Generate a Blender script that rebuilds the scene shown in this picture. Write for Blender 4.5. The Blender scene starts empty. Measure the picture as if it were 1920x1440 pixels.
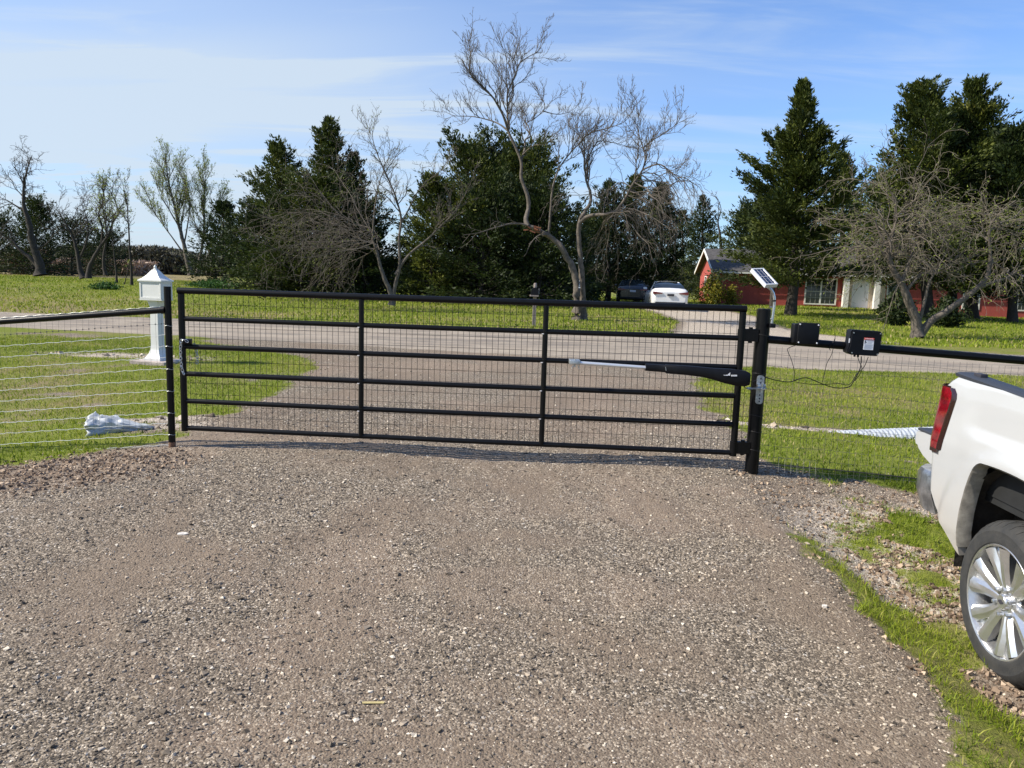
import bpy, bmesh, math, random
import numpy as np
from mathutils import Vector, Matrix
R_ = math.radians
rng = np.random.default_rng(7)
S = bpy.context.scene
COL = S.collection

# ---------------------------------------------------------------- camera
CF, CH = 1442.0, 1.6                        # focal length (px of a 1920 wide picture), lens height above the gate's sill
cp_, cr_ = math.atan(198/1442.0), 0.030
cF = np.array([0, math.cos(cp_), -math.sin(cp_)]); cU0 = np.array([0, math.sin(cp_), math.cos(cp_)]); cR0 = np.array([1., 0, 0])
cR = math.cos(cr_)*cR0 + math.sin(cr_)*cU0; cU = math.cos(cr_)*cU0 - math.sin(cr_)*cR0
cam = bpy.data.objects.new('camera', bpy.data.cameras.new('camera')); COL.objects.link(cam)
cam.matrix_world = Matrix(((cR[0], cU[0], -cF[0], 0), (cR[1], cU[1], -cF[1], 0), (cR[2], cU[2], -cF[2], CH), (0, 0, 0, 1)))
cam.data.sensor_width = 36; cam.data.lens = 36*CF/1920; cam.data.clip_end = 3000; cam.data.clip_start = 0.05
S.camera = cam

# ---------------------------------------------------------------- light
SUN_AZ, SUN_EL = 9.0, 40.0                  # sun to the left, 9 degrees to the camera's side of the gate line
sd = np.array([-math.cos(R_(SUN_AZ))*math.cos(R_(SUN_EL)), -math.sin(R_(SUN_AZ))*math.cos(R_(SUN_EL)), math.sin(R_(SUN_EL))])
sun = bpy.data.objects.new('sun', bpy.data.lights.new('sun', 'SUN')); COL.objects.link(sun)
sun.data.energy = 5.0; sun.data.angle = R_(0.6); sun.data.color = (1.0, 0.92, 0.79)
sun.rotation_euler = Vector(sd).to_track_quat('Z', 'Y').to_euler()
W = bpy.data.worlds.new('World'); S.world = W; W.use_nodes = True
nt = W.node_tree; nt.nodes.clear()
def N(t, typ, **kw):
    n = t.nodes.new(typ)
    for k, v in kw.items(): setattr(n, k, v)
    return n
def L(t, a, b): t.links.new(a, b)
sky = N(nt, 'ShaderNodeTexSky', sky_type='NISHITA', sun_disc=False)
sky.sun_elevation = R_(SUN_EL); sky.sun_rotation = math.atan2(sd[0], sd[1])
sky.altitude = 150; sky.air_density = 1.0; sky.dust_density = 0.8; sky.ozone_density = 2.0
tc = N(nt, 'ShaderNodeTexCoord'); sx = N(nt, 'ShaderNodeSeparateXYZ'); L(nt, tc.outputs['Generated'], sx.inputs[0])
def M(t, op, a, b=None, c=None):
    n = N(t, 'ShaderNodeMath', operation=op)
    for i, v in enumerate((a, b, c)):
        if v is None: continue
        if isinstance(v, (int, float)): n.inputs[i].default_value = v
        else: L(t, v, n.inputs[i])
    return n.outputs[0]
zz = M(nt, 'ADD', M(nt, 'MAXIMUM', sx.outputs[2], 0.0), 0.12)
cx = N(nt, 'ShaderNodeCombineXYZ'); L(nt, M(nt, 'DIVIDE', sx.outputs[0], zz), cx.inputs[0]); L(nt, M(nt, 'DIVIDE', sx.outputs[1], zz), cx.inputs[1])
def cirrus(scale, rot, lo, hi, detail, seed, dist=0.6):
    mp = N(nt, 'ShaderNodeMapping'); mp.inputs['Rotation'].default_value = (0, 0, R_(rot)); mp.inputs['Scale'].default_value = scale; mp.inputs['Location'].default_value = (seed, seed*.7, 0)
    L(nt, cx.outputs[0], mp.inputs[0])
    n = N(nt, 'ShaderNodeTexNoise'); n.inputs['Scale'].default_value = 1; n.inputs['Detail'].default_value = detail; n.inputs['Roughness'].default_value = .55; n.inputs['Distortion'].default_value = dist
    L(nt, mp.outputs[0], n.inputs['Vector'])
    r = N(nt, 'ShaderNodeMapRange', interpolation_type='SMOOTHSTEP'); r.inputs[1].default_value = lo; r.inputs[2].default_value = hi
    L(nt, n.outputs['Fac'], r.inputs[0]); return r.outputs[0]
veil = cirrus((.22, .8, 1), -12, .34, .78, 3, 3.1, .2)
wisp = cirrus((.55, 2.2, 1), -14, .46, .74, 8, 4.7, 1.4)
leftness = N(nt, 'ShaderNodeMapRange', interpolation_type='SMOOTHSTEP'); leftness.inputs[1].default_value = .35; leftness.inputs[2].default_value = -.62; L(nt, sx.outputs[0], leftness.inputs[0])
lowness = N(nt, 'ShaderNodeMapRange', interpolation_type='SMOOTHSTEP'); lowness.inputs[1].default_value = .55; lowness.inputs[2].default_value = .08; L(nt, sx.outputs[2], lowness.inputs[0])
lw = M(nt, 'MULTIPLY', leftness.outputs[0], M(nt, 'ADD', M(nt, 'MULTIPLY', lowness.outputs[0], .7), .3))
cf = M(nt, 'MINIMUM', M(nt, 'ADD', M(nt, 'MULTIPLY', M(nt, 'ADD', M(nt, 'MULTIPLY', veil, .60), .42), M(nt, 'ADD', M(nt, 'MULTIPLY', lw, 1.05), M(nt, 'MULTIPLY', M(nt, 'POWER', lowness.outputs[0], 2.0), .34))),
      M(nt, 'MULTIPLY', wisp, M(nt, 'ADD', M(nt, 'MULTIPLY', leftness.outputs[0], .60), .33))), .9)
tint = N(nt, 'ShaderNodeMix', data_type='RGBA', blend_type='MULTIPLY'); tint.inputs[0].default_value = 1
L(nt, sky.outputs[0], tint.inputs[6]); tint.inputs[7].default_value = (.86, 1.15, 1.58, 1)
mx = N(nt, 'ShaderNodeMix', data_type='RGBA'); L(nt, cf, mx.inputs[0]); L(nt, tint.outputs[2], mx.inputs[6]); mx.inputs[7].default_value = (4.9, 5.7, 6.5, 1)
bg = N(nt, 'ShaderNodeBackground'); bg.inputs[1].default_value = 0.090; L(nt, mx.outputs[2], bg.inputs[0])
wo = N(nt, 'ShaderNodeOutputWorld'); L(nt, bg.outputs[0], wo.inputs[0])
S.view_settings.view_transform = 'Standard'; S.view_settings.look = 'None'; S.view_settings.exposure = 0.60; S.view_settings.gamma = 1
S.cycles.max_bounces = 6; S.cycles.transparent_max_bounces = 8
try: S.cycles.use_denoising = True
except Exception: pass

# ---------------------------------------------------------------- terrain height, masks
def sm(t): t = np.clip(t, 0, 1); return t*t*(3-2*t)
def vnoise(x, y, seed=0):
    xi = np.floor(x).astype(np.int64); yi = np.floor(y).astype(np.int64); fx = sm(x-xi); fy = sm(y-yi)
    def h(a, b):
        n = (a*374761393 + b*668265263 + seed*974711) & 0x7fffffff
        n = ((n ^ (n >> 13))*1274126177) & 0x7fffffff
        return ((n ^ (n >> 16)) & 0xffff)/65535.0
    return (h(xi, yi)*(1-fx)+h(xi+1, yi)*fx)*(1-fy)+(h(xi, yi+1)*(1-fx)+h(xi+1, yi+1)*fx)*fy
def fbm(x, y, s, seed=0, o=4):
    v = 0; a = .5; t = 0
    for i in range(o): v = v+a*vnoise(x*s, y*s, seed+i*17); t += a; s *= 2.03; a *= .5
    return v/t
def pdist(x, y, poly):                       # signed distance, positive inside
    x = np.asarray(x, float); y = np.asarray(y, float); P = np.array(poly, float); d = np.full(x.shape, 1e9); ins = np.zeros(x.shape, bool)
    for i in range(len(P)):
        a = P[i]; b = P[(i+1) % len(P)]; e = b-a
        t = np.clip(((x-a[0])*e[0]+(y-a[1])*e[1])/(e@e), 0, 1)
        d = np.minimum(d, np.hypot(x-a[0]-t*e[0], y-a[1]-t*e[1]))
        c = ((a[1] > y) != (b[1] > y)) & (x < (b[0]-a[0])*(y-a[1])/((b[1]-a[1]) if b[1] != a[1] else 1e-9)+a[0]); ins ^= c
    return np.where(ins, d, -d)
DRIVE = [(-9, -5), (-9, 5.2), (-4.9, 6.05), (-3.75, 6.7), (-3.4, 7.1), (-3.25, 7.5), (-3.15, 9.1), (-3.2, 11.2), (-3.35, 12.9), (-4.2, 14.8), (-7, 17.2), (-7, 19.5), (7.5, 17.5), (6, 15.6), (3.7, 14.7),
         (2.85, 12), (2.6, 10.3), (2.6, 8.6), (2.4, 7.0), (2.55, 6.3), (2.35, 5.7), (2.0, 5.0), (1.98, 3.9), (1.86, 3.2), (1.66, 2.6), (1.5, 1), (1.5, -5)]
ROAD = [(-70, 26), (-12.2, 19.3), (-4, 17.4), (5.6, 15.0), (10, 15.2), (25, 14.4), (70, 12), (70, 17), (25, 18.9), (13, 20.2), (11, 21.7), (9, 23.6), (6, 23.7), (0, 23.4), (-16, 25.2), (-70, 37)]
FARD = [(4.5, 23.0), (5.6, 27), (6.6, 31), (6.7, 36), (6.4, 45), (9.6, 46), (11.5, 42), (11.6, 36), (10.4, 30), (10.6, 27), (12, 23)]
def H(x, y):
    x = np.asarray(x, float); y = np.asarray(y, float)
    z = -.17*sm((6.2-y)/3.6)
    z = z-.17*sm((x-1.75)/.7)*sm((7.2-y)/2.5)
    gate = sm((y-4.5)/2)*sm((15-y)/5)
    z = z-gate*np.clip((x-2.4)*.05, 0, .25)
    z = z-sm((y-4.8)/1.5)*sm((14-y)/6)*np.clip((-3.0-x)*.085, 0, .4)
    z = z+.30*sm((y-25)/22)
    z = z+.36*sm((-x-8)/20)*sm((y-24)/32)
    z = z-.30*sm((x-22)/10)*sm((y-30)/15)
    z = z+np.clip((y-90)/400, 0, 1)*1.0
    return z
def rough(x, y):
    cl = np.maximum(.45*sm(pdist(x, y, CLOD_L)/.5+.3), sm(pdist(x, y, CLOD_R)/.3+.3))
    near = (np.hypot(x, y) < 20)
    n = (fbm(x, y, 7, 5)-.5)*.028*near + (fbm(x, y, .6, 9)-.5)*.06*near
    far = (fbm(x, y, .35, 3)-.5)*.10*sm((y-24)/6)
    return n+far+cl*(fbm(x, y, 13, 21, 3)-.35)*.055
CLOD_L = [(-6.5, 4.7), (-6.5, 5.9), (-4.5, 6.25), (-3.6, 6.75), (-3.0, 6.7), (-2.7, 6.3), (-3.0, 5.7), (-3.9, 5.1)]
CLOD_R = [(2.02, 3.4), (2.3, 4.2), (2.35, 5.2), (2.9, 6.0), (3.6, 5.6), (3.2, 4.2), (2.6, 3.1), (2.1, 2.9)]
def HZ(x, y): return H(x, y)+rough(x, y)
def grass_cover(x, y):
    n = (fbm(x, y, 1.6, 31)-.5)*1.1+(fbm(x, y, 7, 37)-.5)*.9
    dd = pdist(x, y, DRIVE); rr = pdist(x, y, ROAD); fr = pdist(x, y, FARD)
    g = .5-dd*np.where(y < 7, 2.6, 1.8)+n*np.where(y < 7, .85, .70)
    g = np.minimum(g, .5-rr*1.6+n*.45-.05)
    g = np.minimum(g, .5-fr*1.3+n*.5)
    lawn = np.where(y < 16, .86, .92)+(fbm(x, y, 2.3, 41)-.5)*.55+(fbm(x, y*1.8, .55, 43)-.5)*.75+(fbm(x, y, 9, 45)-.5)*.5
    lawn = lawn-.10*((y < 13) & (x < -3.3))*(fbm(x, y, 1.1, 47) > .52)
    g = np.minimum(g, lawn)
    sh = sm(pdist(x, y, [(2.0, 4.9), (2.2, 6.75), (3.0, 6.6), (4.2, 6.0), (6, 5.6), (5.0, 4.2), (3.2, 3.5), (2.7, 2.9), (2.25, 3.2), (2.3, 4.2)])/.35+.5)
    g = g-sh*(.40+1.3*(fbm(x, y, 2.6, 49)-.42))
    for (a, b, ra, rb, k) in ((-6.9, 13.8, 1.7, .5, .75), (3.55, 8.97, 1.1, .10, 1.3), (5.3, 8.0, 1.0, .20, .7), (-4.0, 8.45, .75, .16, .9), (-3.5, 8.0, .6, .30, .8), (-11, 17.6, 2.5, .5, .7), (4.3, 7.5, .7, .25, .6), (-5.2, 9.6, .5, .15, .45), (-6.4, 10.4, .6, .12, .45)):
        g = g-k*np.exp(-(((x-a)/ra)**2+((y-b)/rb)**2))*(.8+n)
    return np.clip(g, 0, 1)
def pale_mask(x, y):
    p = np.zeros(np.shape(x))
    for (a, b, ra, rb, k) in ((-6.9, 13.7, 2.0, .7, .9), (3.55, 8.97, 1.1, .11, 1.5), (-4.0, 8.45, .75, .17, .9), (-3.5, 8.0, .6, .3, .7), (3.4, 5.4, 1.4, .8, .75), (2.6, 4.5, .7, 1.2, .5), (.5, 17.6, 4.5, .7, .55), (.8, 9.5, 2.0, 3.5, .28)):
        p = p+k*np.exp(-(((x-a)/ra)**2+((y-b)/rb)**2))
    p = p+.75*np.exp(-((pdist(x, y, ROAD)+.15)/.3)**2)*(y > 20)*(x > -3)*(x < 9)+.7*sm(pdist(x, y, FARD)/.8+.3)
    return np.clip(p, 0, 1)
def brown_mask(x, y):
    b = sm(pdist(x, y, CLOD_L)/.6+.5)+.55*sm((fbm(x, y, .55, 71)-.5)*5+.1)*(pdist(x, y, ROAD) < 0)+.5*sm(pdist(x, y, CLOD_R)/.4+.5)
    b = b+.5*sm((fbm(x*.6+y*.2, y*1.6, .9, 73)-.54)*6)+.42*(np.exp(-((x-.85-.02*y)/.28)**2)+np.exp(-((x+.95-.02*y)/.28)**2))*(fbm(x, y*.4, 1.4, 75)*1.6-.2)
    return np.clip(b, 0, 1)

# ---------------------------------------------------------------- mesh helpers
def mesh_np(name, V, F3=None, F4=None, attrs=None, smooth=False):
    me = bpy.data.meshes.new(name); V = np.asarray(V, np.float32)
    me.vertices.add(len(V)); me.vertices.foreach_set('co', V.ravel())
    F3 = np.zeros((0, 3), np.int32) if F3 is None or len(F3) == 0 else np.asarray(F3, np.int32)
    F4 = np.zeros((0, 4), np.int32) if F4 is None or len(F4) == 0 else np.asarray(F4, np.int32)
    li = np.concatenate([F3.ravel(), F4.ravel()]); n3, n4 = len(F3), len(F4)
    me.loops.add(len(li)); me.loops.foreach_set('vertex_index', li)
    me.polygons.add(n3+n4); me.polygons.foreach_set('loop_start', np.concatenate([np.arange(n3)*3, n3*3+np.arange(n4)*4]).astype(np.int32))
    me.update(calc_edges=True)
    me.polygons.foreach_set('use_smooth', np.full(n3+n4, bool(smooth)))
    for k, v in (attrs or {}).items():
        a = me.attributes.new(k, 'FLOAT', 'POINT'); a.data.foreach_set('value', np.asarray(v, np.float32))
    me.validate(); return me
class MB:                                     # collects shapes, builds ONE mesh object
    def __init__(s, smooth=False): s.V = []; s.F = []; s.n = 0; s.smooth = smooth
    def add(s, V, F):
        V = np.asarray(V, float); s.V.append(V); s.F += [tuple(int(i)+s.n for i in f) for f in F]; s.n += len(V); return s
    def box(s, lo, hi, bev=0, mat=None):
        x0, y0, z0 = lo; x1, y1, z1 = hi
        if bev > 0:
            bm = bmesh.new(); bmesh.ops.create_cube(bm, size=1)
            for v in bm.verts: v.co = Vector(((v.co.x+.5)*(x1-x0)+x0, (v.co.y+.5)*(y1-y0)+y0, (v.co.z+.5)*(z1-z0)+z0))
            bmesh.ops.bevel(bm, geom=list(bm.edges), offset=bev, segments=3, profile=.5, affect='EDGES')
            bm.verts.index_update(); V = np.array([v.co[:] for v in bm.verts]); F = [[v.index for v in f.verts] for f in bm.faces]; bm.free()
        else:
            V = np.array([(x0, y0, z0), (x1, y0, z0), (x1, y1, z0), (x0, y1, z0), (x0, y0, z1), (x1, y0, z1), (x1, y1, z1), (x0, y1, z1)], float)
            F = [(0, 3, 2, 1), (4, 5, 6, 7), (0, 1, 5, 4), (1, 2, 6, 5), (2, 3, 7, 6), (3, 0, 4, 7)]
        if mat is not None: V = V@np.array(mat)[:3, :3].T+np.array(mat)[:3, 3]
        return s.add(V, F)
    def tube(s, pts, r, k=8, cap=True):
        P = np.asarray(pts, float); n = len(P); r = np.full(n, r, float) if np.isscalar(r) else np.asarray(r, float)
        T = np.gradient(P, axis=0); T /= (np.linalg.norm(T, axis=1)[:, None]+1e-12)
        m = T.mean(0); ref = np.array([0, 0, 1.]) if abs(m[2]) < .8*np.linalg.norm(m)+1e-9 else np.array([0, 1., 0])
        A = np.cross(T, ref); A /= (np.linalg.norm(A, axis=1)[:, None]+1e-12); B = np.cross(T, A)
        th = np.arange(k)*2*np.pi/k
        V = (P[:, None]+r[:, None, None]*(np.cos(th)[None, :, None]*A[:, None]+np.sin(th)[None, :, None]*B[:, None])).reshape(-1, 3)
        F = [(i*k+j, i*k+(j+1) % k, (i+1)*k+(j+1) % k, (i+1)*k+j) for i in range(n-1) for j in range(k)]
        if cap: F += [tuple(range(k)), tuple(range((n-1)*k, n*k))[::-1]]
        return s.add(V, F)
    def bar(s, a, b, w, h, up=(0, 0, 1)):     # rectangular bar from a to b
        a = np.array(a, float); b = np.array(b, float); t = b-a; t /= np.linalg.norm(t); u = np.cross(t, up); u /= np.linalg.norm(u); v = np.cross(u, t)
        V = [p+sx_*u*w/2+sy_*v*h/2 for p in (a, b) for sx_, sy_ in ((-1, -1), (1, -1), (1, 1), (-1, 1))]
        return s.add(V, [(0, 3, 2, 1), (4, 5, 6, 7), (0, 1, 5, 4), (1, 2, 6, 5), (2, 3, 7, 6), (3, 0, 4, 7)])
    def lathe(s, prof, k=32, c=(0, 0, 0), axis='z'):
        th = np.arange(k)*2*np.pi/k; P = np.array(prof, float); n = len(P)
        x = P[:, 0][:, None]*np.cos(th); y = P[:, 0][:, None]*np.sin(th); z = np.repeat(P[:, 1][:, None], k, 1)
        V = np.stack((x, y, z), -1).reshape(-1, 3)
        if axis == 'x': V = V[:, [2, 0, 1]]
        if axis == 'y': V = V[:, [1, 2, 0]]
        return s.add(V+np.array(c), [(i*k+j, i*k+(j+1) % k, (i+1)*k+(j+1) % k, (i+1)*k+j) for i in range(n-1) for j in range(k)])
    def prism(s, poly, d, o=(0, 0, 0), u=(1, 0, 0), v=(0, 0, 1), w=(0, 1, 0)):   # polygon in (u,v), extruded by d along w
        P = np.array(poly, float); o, u, v, w = (np.array(q, float) for q in (o, u, v, w)); n = len(P)
        A = o+P[:, :1]*u+P[:, 1:2]*v; Bq = A+w*d
        return s.add(np.vstack((A, Bq)), [tuple(range(n))[::-1], tuple(range(n, 2*n))]+[(i, (i+1) % n, n+(i+1) % n, n+i) for i in range(n)])
    def grid(s, G, flip=False):               # G: (n,m,3) points
        G = np.asarray(G, float); n, m, _ = G.shape
        F = [(i*m+j, (i+1)*m+j, (i+1)*m+j+1, i*m+j+1) for i in range(n-1) for j in range(m-1)]
        return s.add(G.reshape(-1, 3), [f[::-1] for f in F] if flip else F)
    def build(s, name, mat, parent=None, shift=None, smooth=None, auto=None):
        V = np.vstack(s.V)
        if shift is None and parent is not None and 'org' in ORG.get(parent.name, {}): shift = ORG[parent.name]['org']
        if shift is not None: V = V-np.array(shift)
        me = bpy.data.meshes.new(name); me.from_pydata(V.tolist(), [], s.F); me.validate()
        bm = bmesh.new(); bm.from_mesh(me); bmesh.ops.recalc_face_normals(bm, faces=list(bm.faces)); bm.to_mesh(me); bm.free()
        sm_ = s.smooth if smooth is None else smooth
        if sm_:
            me.polygons.foreach_set('use_smooth', np.ones(len(me.polygons), bool))
            me.set_sharp_from_angle(angle=R_(auto or 40))
        return link(name, me, mat, parent)
ORG = {}
def link(name, me, mat, parent=None):
    o = bpy.data.objects.new(name, me); COL.objects.link(o)
    if mat is not None and len(me.materials) == 0: me.materials.append(MAT[mat] if isinstance(mat, str) else mat)
    if parent is not None:
        o.parent = parent
        if parent.name in ORG: ORG[o.name] = ORG[parent.name]
    return o
def tag(o, label, cat, group=None):
    o['label'] = label; o['category'] = cat
    if group: o['group'] = group
    return o
def struct(o, k='structure', label=None):
    o['kind'] = k
    if label: o['label'] = label
    return o
def thing(name, label, cat, loc, group=None, rz=0, local=False):
    """an Empty at the thing's base; unless local, parts are given in world coordinates"""
    o = bpy.data.objects.new(name, None); COL.objects.link(o); o.location = loc; o.rotation_euler = (0, 0, rz); o.empty_display_size = .2
    if not local: ORG[o.name] = {'org': tuple(loc)}
    return tag(o, label, cat, group)
def ray(px, py): return cF+cR*(px-960)/CF-cU*(py-720)/CF
def atY(px, py, Y): d = ray(px, py); return np.array([0, 0, CH])+d*Y/d[1]
def gnd(px, py):
    z = 0.
    for _ in range(30):
        d = ray(px, py); p = np.array([0, 0, CH])+d*(z-CH)/d[2]; z = .5*z+.5*float(H(p[0], p[1]))
    return p

# ---------------------------------------------------------------- materials
MAT = {}
def mat(name, col, rough=.6, metal=0., var=.0, vscale=8., bump=0., bscale=40., col2=None, spec=.5, coat=0., detail=4):
    m = bpy.data.materials.new(name); m.use_nodes = True; t = m.node_tree; b = t.nodes['Principled BSDF']
    b.inputs['Base Color'].default_value = (*col, 1); b.inputs['Roughness'].default_value = rough; b.inputs['Metallic'].default_value = metal
    b.inputs['Specular IOR Level'].default_value = spec; b.inputs['Coat Weight'].default_value = coat; b.inputs['Coat Roughness'].default_value = .06
    c = N(t, 'ShaderNodeTexCoord')
    if var > 0 or col2:
        n = N(t, 'ShaderNodeTexNoise'); n.inputs['Scale'].default_value = vscale; n.inputs['Detail'].default_value = detail; n.inputs['Roughness'].default_value = .65; L(t, c.outputs['Object'], n.inputs['Vector'])
        r = N(t, 'ShaderNodeMapRange'); r.inputs[1].default_value = .35; r.inputs[2].default_value = .65; L(t, n.outputs['Fac'], r.inputs[0])
        x = N(t, 'ShaderNodeMix', data_type='RGBA'); L(t, r.outputs[0], x.inputs[0])
        c2 = col2 or tuple(v*(1-var) for v in col)
        x.inputs[6].default_value = (*c2, 1); x.inputs[7].default_value = (*tuple(min(1, v*(1+(0 if col2 else var*.4))) for v in col), 1)
        L(t, x.outputs[2], b.inputs['Base Color'])
    if bump > 0:
        n = N(t, 'ShaderNodeTexNoise'); n.inputs['Scale'].default_value = bscale; n.inputs['Detail'].default_value = 5; L(t, c.outputs['Object'], n.inputs['Vector'])
        bp = N(t, 'ShaderNodeBump'); bp.inputs['Strength'].default_value = bump; bp.inputs['Distance'].default_value = .02; L(t, n.outputs['Fac'], bp.inputs['Height']); L(t, bp.outputs[0], b.inputs['Normal'])
    MAT[name] = m; return m
mat('black_paint', (.0045, .0045, .005), .34, var=.3, vscale=12, bump=.05, bscale=160, spec=.22)
mat('black_plastic', (.0055, .006, .008), .45, var=.2, vscale=20, bump=.08, bscale=300, spec=.22)
mat('dark_wire', (.045, .043, .04), .5, .4)
mat('galv_wire', (.50, .52, .50), .38, .85, var=.2, vscale=30)
mat('bright_wire', (.74, .75, .70), .4, .2)
mat('gate_wire', (.030, .027, .025), .5, .1)
mat('fence_wire', (.14, .14, .135), .45, .6)
mat('steel', (.62, .64, .66), .30, .9, var=.25, vscale=25, bump=.05)
mat('zinc', (.50, .53, .54), .42, .8, var=.3, vscale=40, bump=.1)
mat('rust', (.16, .085, .05), .9, var=.4, vscale=30, bump=.3)
mat('white_vinyl', (.66, .66, .63), .45, var=.05, vscale=3)
mat('white_trim', (.70, .69, .64), .6, var=.15, vscale=6)
mat('concrete', (.42, .36, .32), .9, var=.3, vscale=9, bump=.4, bscale=60)
mat('pv_cell', (.012, .022, .055), .18, 0, var=.4, vscale=25, coat=.6)
mat('label_white', (.78, .78, .80), .5); mat('label_red', (.62, .035, .015), .5); mat('ink', (.03, .03, .04), .6); mat('label_grey', (.42, .42, .45), .6)
mat('shingle', (.075, .070, .068), .9, var=.45, vscale=5, bump=.5, bscale=20)
mat('cream', (.62, .52, .40), .8, var=.1, vscale=4); mat('white_door', (.80, .80, .80), .5)
mat('glass_dark', (.020, .026, .028), .08, 0, spec=.8)
mat('rubber', (.020, .021, .022), .85, var=.35, vscale=14, bump=.15, bscale=90, col2=(.036, .035, .033))
mat('rim', (.66, .66, .66), .27, .85, var=.12, vscale=9, bump=.02)
mat('rim_dark', (.012, .012, .012), .6)
mat('truck_white', (.405, .415, .42), .28, 0, coat=.6, spec=.5)
mat('truck_dark', (.010, .011, .012), .75, var=.3, vscale=8)
mat('liner', (.045, .038, .032), .95, var=.5, vscale=6, bump=.3, bscale=30)
mat('chrome_dirty', (.50, .52, .55), .28, .9, var=.45, vscale=14, bump=.15, bscale=30)
mat('bed_cap', (.030, .035, .046), .55, bump=.15, bscale=400)
mat('lamp_red', (.21, .003, .010), .10, 0, coat=1., var=.75, vscale=11)
mat('lamp_edge', (.02, .006, .006), .2, coat=.5)
mat('car_dark', (.018, .020, .024), .25, .3, coat=.8); mat('car_white', (.78, .78, .78), .25, coat=.7)
mat('car_lamp', (.13, .006, .008), .3, coat=.5); mat('plate', (.55, .58, .62), .5)
mat('bark_grey', (.125, .105, .085), .95, var=.45, vscale=7, bump=.9, bscale=24)
mat('bark_dark', (.045, .037, .030), .95, var=.4, vscale=8, bump=.7, bscale=22)
mat('twig_grey', (.125, .105, .085), .9, var=.4, vscale=3); mat('twig_pale', (.175, .15, .11), .9, var=.35, vscale=3); mat('twig_dark', (.060, .048, .040), .9, var=.3, vscale=3); mat('twig_green', (.15, .14, .07), .9, var=.4, vscale=2)
mat('broken_wood', (.26, .10, .05), .9, var=.5, vscale=14, bump=.8)
mat('weathered_wood', (.25, .21, .19), .9, var=.3, vscale=20, bump=.4)
mat('fence_gray', (.35, .35, .34), .8)
mat('culvert', (.44, .47, .50), .55, .1, var=.25, vscale=12, bump=.08)
mat('stone_pale', (.60, .56, .50), .85, var=.2, vscale=30, bump=.3)
mat('straw', (.58, .48, .22), .8, var=.2)
def truck_paint():                            # white paint with a film of road dirt low on the panel and speckles
    m = MAT['truck_white']; t = m.node_tree; b = t.nodes['Principled BSDF']; c = N(t, 'ShaderNodeTexCoord'); s_ = N(t, 'ShaderNodeSeparateXYZ'); L(t, c.outputs['Object'], s_.inputs[0])
    n = N(t, 'ShaderNodeTexNoise'); n.inputs['Scale'].default_value = 5; n.inputs['Detail'].default_value = 8; L(t, c.outputs['Object'], n.inputs['Vector'])
    r = N(t, 'ShaderNodeMapRange'); r.inputs[1].default_value = .92; r.inputs[2].default_value = .42; L(t, s_.outputs[2], r.inputs[0])
    f = M(t, 'MULTIPLY', r.outputs[0], M(t, 'MULTIPLY', n.outputs['Fac'], 1.1))
    x = N(t, 'ShaderNodeMix', data_type='RGBA'); L(t, f, x.inputs[0]); x.inputs[6].default_value = (.405, .415, .42, 1); x.inputs[7].default_value = (.42, .34, .25, 1); L(t, x.outputs[2], b.inputs['Base Color'])
    L(t, M(t, 'ADD', M(t, 'MULTIPLY', f, .6), .28), b.inputs['Roughness'])
truck_paint()
def siding():
    m = mat('red_siding', (.30, .035, .028), .75); t = m.node_tree; b = t.nodes['Principled BSDF']; c = N(t, 'ShaderNodeTexCoord')
    w = N(t, 'ShaderNodeTexWave', wave_type='BANDS', bands_direction='X', wave_profile='SAW'); w.inputs['Scale'].default_value = 1.0; L(t, c.outputs['Object'], w.inputs['Vector'])
    n = N(t, 'ShaderNodeTexNoise'); n.inputs['Scale'].default_value = 1.3; n.inputs['Detail'].default_value = 6; L(t, c.outputs['Object'], n.inputs['Vector'])
    x = N(t, 'ShaderNodeMix', data_type='RGBA'); L(t, n.outputs['Fac'], x.inputs[0]); x.inputs[6].default_value = (.30, .050, .042, 1); x.inputs[7].default_value = (.42, .085, .065, 1); L(t, x.outputs[2], b.inputs['Base Color'])
    g = M(t, 'GREATER_THAN', w.outputs['Fac'], .93); bp = N(t, 'ShaderNodeBump', invert=True); bp.inputs['Distance'].default_value = .02; L(t, g, bp.inputs['Height']); L(t, bp.outputs[0], b.inputs['Normal'])
siding()
def leafmat(name, cols, transl=.25, attr='tint', rough=.6):
    m = bpy.data.materials.new(name); m.use_nodes = True; t = m.node_tree; t.nodes.clear()
    a = N(t, 'ShaderNodeAttribute', attribute_name=attr); r = N(t, 'ShaderNodeValToRGB'); L(t, a.outputs['Fac'], r.inputs[0])
    e = r.color_ramp.elements; e[0].position = cols[0][0]; e[0].color = (*cols[0][1], 1); e[1].position = cols[-1][0]; e[1].color = (*cols[-1][1], 1)
    for p, c in cols[1:-1]: q = e.new(p); q.color = (*c, 1)
    d = N(t, 'ShaderNodeBsdfPrincipled'); d.inputs['Roughness'].default_value = rough; d.inputs['Specular IOR Level'].default_value = .25; L(t, r.outputs[0], d.inputs['Base Color'])
    tr = N(t, 'ShaderNodeBsdfTranslucent'); L(t, r.outputs[0], tr.inputs[0]); x = N(t, 'ShaderNodeMixShader'); x.inputs[0].default_value = transl
    L(t, d.outputs[0], x.inputs[1]); L(t, tr.outputs[0], x.inputs[2]); o = N(t, 'ShaderNodeOutputMaterial'); L(t, x.outputs[0], o.inputs[0]); MAT[name] = m
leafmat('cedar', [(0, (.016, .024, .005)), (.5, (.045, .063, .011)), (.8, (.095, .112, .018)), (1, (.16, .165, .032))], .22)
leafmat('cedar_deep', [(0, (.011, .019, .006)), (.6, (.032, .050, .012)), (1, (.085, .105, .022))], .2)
leafmat('cedar_olive', [(0, (.022, .030, .006)), (.5, (.065, .085, .015)), (1, (.18, .19, .035))], .25)
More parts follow.
